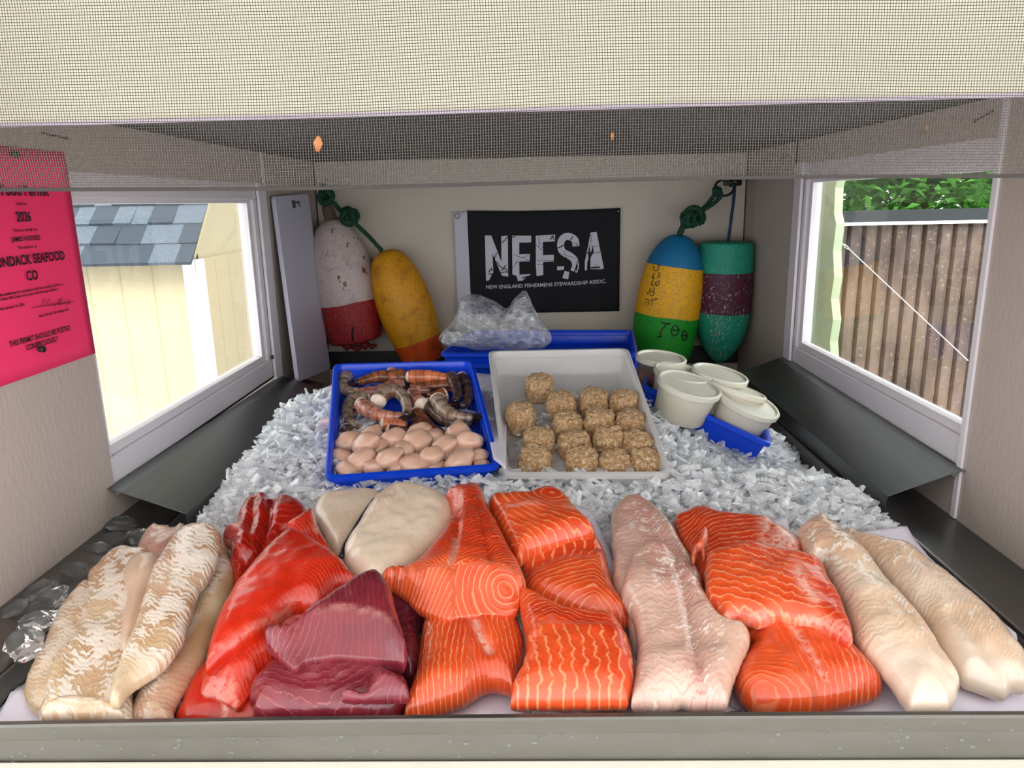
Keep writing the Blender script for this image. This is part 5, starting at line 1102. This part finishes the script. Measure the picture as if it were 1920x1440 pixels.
def shard(mb, c, s, rr):
    a = rr.uniform(.9, 2.5)*s; b = rr.uniform(.45, 1.1)*s; h = rr.uniform(.18, .5)*s
    R_ = Matrix.Rotation(rr.uniform(0, 6.28), 3, 'Z') @ Matrix.Rotation(rr.gauss(0, .55), 3, 'X') @ Matrix.Rotation(rr.gauss(0, .5), 3, 'Y')
    j = lambda: rr.uniform(.72, 1.15)
    P = [(-a*j(), -b*j(), -h*j()), (a*j(), -b*j(), -h*j()), (a*j(), b*j(), -h*j()), (-a*j(), b*j(), -h*j()), (-a*j(), -b*j(), h*j()), (a*j(), -b*j(), h*j()), (a*j(), b*j(), h*j()), (-a*j(), b*j(), h*j())]
    mb.hexa([c+R_@Vector(p)*.5 for p in P])
def icebed():
    m = MB(); nx, ny = 110, 110; x0, x1, y0, y1 = -.507, .481, .536, 1.48; vs = []; fs = []
    for i in range(nx+1):
        for j in range(ny+1):
            x = x0+(x1-x0)*i/nx; y = y0+(y1-y0)*j/ny; z = ice_h(x, y)-.010 if x > -.468 else -.455
            if y < .86: z = min(z, bed(y)-.006)
            z += .005*noise.noise(Vector((x*60, y*60, 2))); vs.append((x, y, max(z, -.497)))
    n = len(vs)
    for i in range(nx):
        for j in range(ny): a = i*(ny+1)+j; fs.append((a, a+ny+1, a+ny+2, a+1))
    packed = (vs, fs)
    rr = random.Random(11); mb = MB()
    for i in range(7500):
        x = rr.uniform(-.465, .476); y = rr.uniform(.80, 1.42)
        if y > 1.0 and -.25 < x < .19 and y < 1.30 and rr.random() < .9: continue
        z = ice_h(x, y); s = rr.uniform(.0075, .0155); shard(mb, Vector((x, y, z+rr.uniform(-.008, .008))), s, rr)
    for i in range(700):
        x = rr.uniform(-.46, .47); y = rr.uniform(.545, .60); shard(mb, Vector((x, y, bed(y)+rr.uniform(-.012, .0))), rr.uniform(.006, .012), rr)
    for i in range(160):
        y = rr.uniform(.60, .8); shard(mb, Vector((-.47+rr.uniform(-.01, .03), y, bed(y)-.02+rr.uniform(-.01, .012))), rr.uniform(.007, .013), rr)
    o = mb.build('crushed_ice', M['ice']); tag(o, 'crushed ice filling the pan, heaped around the trays and behind the fish', 'ice', kind='stuff')
    MB().add(*packed).build('packed_core', M['icebase'], o, True)
icebed()
m = NT('wet_clear_ice'); m.set(Base_Color=(.95, .97, .98, 1), Roughness=.04); m.b.inputs['Transmission Weight'].default_value = .96; m.b.inputs['IOR'].default_value = 1.31; m.bump(m.noise(60, 2), .3, .002); M['lump'] = m.m
lumps = [(225,985,.022,'at the foot of the left wall, farthest back'),(255,1005,.020,'beside the pale fish tail on the left ledge'),(212,1010,.018,'flat and clear, just left of the fish tail'),(240,985,.014,'small, wedged under the left steel guard'),(178,1030,.016,'on the left ledge halfway up, flat'),
 (135,1070,.020,'with a bright rim near the middle of the left ledge'),(105,1090,.016,'low and grey against the left wall'),(52,1112,.022,'rounded, near the left picture edge'),(92,1128,.022,'round with a curled highlight on the left ledge'),(70,1165,.022,'blocky, in front of the round ones on the left ledge'),
 (18,1150,.018,'cut by the left picture edge'),(45,1212,.024,'long and flat, lowest on the left ledge'),(22,1108,.014,'small, touching the left wall near the picture edge'),(160,1062,.014,'small, leaning on the bright rimmed lump')]
for i, (x, y, s, w) in enumerate(lumps):
    c = onZ(x, y, -.425+s*.35); c.x = max(c.x, XL+s*.75); rr = random.Random(i+40); 
    b = bmesh.new(); bmesh.ops.create_icosphere(b, subdivisions=2, radius=s*.78)
    for v in b.verts:
        p = v.co.copy(); p.x *= rr.uniform(.98, 1.02); q = 1+.6*noise.noise(p*75+Vector((i*3, 0, 0))); v.co = Vector((p.x*1.25, p.y*.9, p.z*.62))*q
    me = bpy.data.meshes.new('ice_lump'); b.to_mesh(me); b.free(); me.materials.append(M['lump']); o = bpy.data.objects.new('ice_lump', me); COL.objects.link(o)
    o.location = c; o.rotation_euler = (rr.uniform(-.3, .3), rr.uniform(-.3, .3), rr.uniform(0, 6)); tag(o, 'clear ice lump '+w, 'ice lump', 'loose ice lumps on the left ledge')

# ================================================================ outside the windows
GZ = -1.45
m = NT('pale_paving'); m.set(Base_Color=m.mix(m.noise(1.5, 5), srgb(214, 216, 218), srgb(196, 198, 200)), Roughness=.9); M['ground'] = m.m
struct('ground', MB().box(-40, 40, -12, 60, GZ-.1, GZ), M['ground'])
# shed on the left
m = NT('asphalt_shingles'); tc_ = m.obj(); v1 = m.noise(260, 3); v2 = m.noise(3.0, 2, m.scalev(tc_, (1, 1, 1)))
m.set(Base_Color=m.mix(m.step(v1, .35, .65), srgb(62, 70, 80), srgb(104, 114, 126)), Roughness=.9); m.bump(v1, .5, .004); M['shingle'] = m.m
M['shingle2'] = simple('dark_shingles', srgb(54, 62, 72), .9, bumpsc=220); M['siding'] = simple('cream_siding', srgb(184, 168, 138), .7); M['whitetrim'] = simple('outdoor_white_trim', srgb(246, 246, 250), .5)
def shed():
    Y0 = 4.2; ev = onY(200, 499, Y0-.12); xr = onY(362, 497, Y0-.12).x; xc0 = onY(347, 520, Y0).x; xc1 = xc0+.075
    t = empty('garden_shed', (xc0-1.2, Y0+1, GZ), 'cream sided shed with grey shingle roof outside the left window', 'shed')
    sd = MB(); sd.box(xc0-3.2, xc1-.01, Y0, Y0+.05, GZ, ev.z+.05); sd.box(xc1-.03, xc1, Y0+.05, Y0+2.4, GZ, ev.z+.02)
    sd.add([(xc1-.01, Y0, ev.z), (xc1-.01, Y0+2.4, ev.z), (xc1-.01, Y0+1.2, ev.z+1.25)], [(0, 1, 2)])
    sd.build('siding', M['siding'], t)
    g = MB()
    for i in range(14):
        x = xc0-.19-i*.185; g.box(x, x+.007, Y0-.002, Y0, GZ, ev.z+.02)
    for i in range(8):
        y = Y0+.25+i*.2; g.box(xc1, xc1+.001, y, y+.007, GZ, ev.z)
    g.build('siding_grooves', simple('siding_groove', srgb(176, 160, 128), .8), t)
    MB().box(xc0, xc1, Y0-.018, Y0, GZ, ev.z+.02).box(xc1-.002, xc1+.014, Y0-.018, Y0+.07, GZ, ev.z+.02).build('corner_trim', M['whitetrim'], t)
    # roof plane with lapped shingle rows
    r = MB(); r2 = MB(); pitch = math.radians(46); rr = random.Random(2); x0 = xc0-3.3
    for k in range(12):
        s0 = k*.145; ya = Y0-.14+math.cos(pitch)*s0; za = ev.z+math.sin(pitch)*s0; x = x0
        while x < xr:
            w = min(rr.uniform(.09, .17), xr-x); yb = ya+math.cos(pitch)*.16; zb = za+math.sin(pitch)*.16; th = .010+rr.choice([0, .006])
            tgt = r if rr.random() < .6 else r2
            tgt.hexa([(x, ya, za), (x+w, ya, za), (x+w, yb, zb-.002), (x, yb, zb-.002), (x, ya-.7*th, za+th), (x+w, ya-.7*th, za+th), (x+w, yb-.0, zb+.004), (x, yb, zb+.004)]); x += w
    r.build('roof_shingles', M['shingle'], t); r2.build('roof_shingles', M['shingle2'], t)
shed()
# cream house wall behind the shed
hb = MB().box(-6, -1.05, 7.0, 7.1, GZ, 3.2); hs = empty('neighbour_house', (-3.5, 7, GZ), 'plain pale cream house wall behind the shed', 'building')
hb.build('wall_boards', M['siding'], hs)
# fence on the right
def fence():
    Y0 = 3.6; a = onY(1560, 420, Y0); zt = a.z; t = empty('metal_fence', (2.8, Y0, GZ), 'brown ribbed metal fence with a black cap outside the right window', 'fence')
    m = NT('weathered_brown_metal'); nz = m.noise(5, 5, m.scalev(m.obj(), (1.5, 1, .5)), .65); n2 = m.noise(60, 3)
    c = m.mix(m.step(nz, .3, .7), srgb(70, 54, 46), srgb(116, 94, 80)); c = m.mix(m.math('MULTIPLY', m.step(n2, .62, .68), .5), c, srgb(150, 134, 120)); m.set(Base_Color=c, Roughness=.6)
    vs = []; fs = []; x = 1.1; i = 0; step = .070; sec = [(0, 0), (.034, -.006), (.050, .004), (.056, .034)]
    xs = []
    while x < 4.6:
        for dx, dy in sec: xs.append((x+dx, dy))
        x += step
    for (x, dy) in xs: vs += [(x, Y0+dy, GZ+.02), (x, Y0+dy, zt+.01)]
    for i in range(len(xs)-1): fs.append((2*i, 2*i+2, 2*i+3, 2*i+1))
    o = MB().add(vs, fs).build('ribbed_panel', m.m, t); s = o.modifiers.new('s', 'SOLIDIFY'); s.thickness = .003
    MB().box(1.1, 4.6, Y0-.03, Y0+.05, zt+.006, zt+.058).build('top_cap', simple('black_cap', srgb(30, 33, 38), .5), t)
    MB().box(1.1, 4.6, Y0-.035, Y0-.02, zt-.008, zt+.006).build('cap_edge', M['whitetrim'], t)
fence()
# outer casing of the right window and the stay wire
def cas():
    X = .74; pts = [(1572, 330), (1566, 352), (1564, 400), (1568, 420), (1562, 470), (1564, 520), (1558, 560), (1562, 600), (1556, 640), (1558, 672)]
    R_ = [onX(x-0, y, X) for x, y in pts]; vs = []; fs = []
    far = 2.12
    for p in R_: vs += [(X, p.y, p.z), (X, far, p.z), (X+.02, p.y, p.z), (X+.02, far, p.z)]
    n = len(R_)
    for i in range(n-1):
        b = 4*i; fs += [(b, b+1, b+5, b+4), (b+2, b+6, b+7, b+3), (b, b+4, b+6, b+2), (b+1, b+3, b+7, b+5)]
    fs += [(0, 2, 3, 1), (4*n-4, 4*n-3, 4*n-1, 4*n-2)]
    tag(MB().add(vs, fs).build('casing_board', simple('pale_green_white_board', srgb(170, 184, 150), .6)), 'pale weathered board with a ragged edge outside the right window', 'board')
cas()
a, b = onX(1566, 446, .80), onX(1815, 676, .80); a2 = onX(1592, 467, .80)
w = empty('stay_wire', a, 'thin white stay wire with a turnbuckle slanting outside the right window', 'wire')
MB().tube([a2, b], .0010, 6).build('wire', M['whitetrim'], w)
mm = MB(); 
def lk(p, q, r): 
    c = (p+q)/2; d = (q-p).normalized(); u = d.cross(Vector((1, 0, 0))).normalized(); L = (q-p).length/2
    mm.tube([c+d*L*math.cos(t)+u*r*math.sin(t) for t in np.linspace(0, 2*PI, 17)], .0011, 5, False)
p1 = a.lerp(a2, .45); p2 = a.lerp(a2, .62); lk(a, p1, .0035); lk(p2, a2, .0030); mm.tube([p1, p2], .0012, 6); mm.build('turnbuckle', M['whitetrim'], w)
# trees beyond the fence
def tree(x, y, zc, rx, rz, col, label, n=13000, seed=1, ls=.06):
    t = empty('leafy_tree', (x, y, GZ), label, 'tree', 'trees beyond the fence'); rr = random.Random(seed)
    MB().tube([(x, y, GZ), (x+.1, y, zc-.3), (x, y, zc+rz*.5)], [.16, .11, .04], 10).build('trunk', simple('bark_%d' % seed, srgb(70, 58, 46), .9, bumpsc=30), t)
    m = NT('leaves_%d' % seed); nz = m.noise(2.5, 3); c = m.mix(m.step(nz, .35, .65), tuple(v*.55 for v in col[:3])+(1,), col); m.set(Base_Color=c, Roughness=.5); m.b.inputs['Transmission Weight'].default_value = 0
    t2 = m.n('BsdfTranslucent'); m.l(c, t2.inputs[0]); mx = m.n('MixShader'); mx.inputs[0].default_value = .35; m.l(m.b.outputs[0], mx.inputs[1]); m.l(t2.outputs[0], mx.inputs[2]); m.l(mx.outputs[0], m.t.nodes['Material Output'].inputs[0])
    mb = MB(); cl = [(rr.gauss(0, .45)*rx, rr.gauss(0, .45)*rx*.8, rr.uniform(-1, 1)*rz) for _ in range(46)]
    for i in range(n):
        c = cl[rr.randrange(len(cl))]; p = Vector((x+c[0]+rr.gauss(0, .30), y+c[1]+rr.gauss(0, .30), zc+c[2]+rr.gauss(0, .16)))
        if p.z < GZ+.6: continue
        a = Vector((rr.gauss(0, 1), rr.gauss(0, 1), rr.gauss(0, .35))).normalized(); b = a.cross(Vector((rr.gauss(0, .5), rr.gauss(0, .5), 1))).normalized(); s = ls*rr.uniform(.6, 1.3)
        q = p+a*s*.9-Vector((0, 0, s*.35)); mb.add([p-a*s*.9, p-b*s*.38, q, p+b*s*.38], [(0, 1, 2, 3)])
    mb.build('foliage', m.m, t)
tree(2.9, 6.0, .30, 1.0, .85, srgb(70, 132, 38), 'bright green leafy tree right behind the fence, at the left of the window view', seed=3)
tree(5.0, 6.9, .35, 1.0, 1.0, srgb(110, 190, 44), 'lime green leafy tree behind the fence, at the right of the window view', seed=4)
tree(7.2, 11.5, .9, 1.9, 1.9, srgb(50, 104, 42), 'darker green tree filling the gap behind the two bright ones', n=16000, seed=5, ls=.13)
tree(4.6, 11.0, .9, 1.7, 1.8, srgb(58, 112, 48), 'dark green tree at the far left behind the fence', n=16000, seed=6, ls=.13)

# origins of single-mesh things at their own middle
for o in list(S.objects):
    if o.type == 'MESH' and o.parent is None and o.get('kind') != 'structure' and o.data.users == 1 and o.matrix_world == Matrix.Identity(4) and not o.children:
        n = len(o.data.vertices); a = np.empty(n*3, np.float32); o.data.vertices.foreach_get('co', a); c = Vector([float(v) for v in a.reshape(-1, 3).mean(0)])
        o.data.transform(Matrix.Translation(-c)); o.location = c
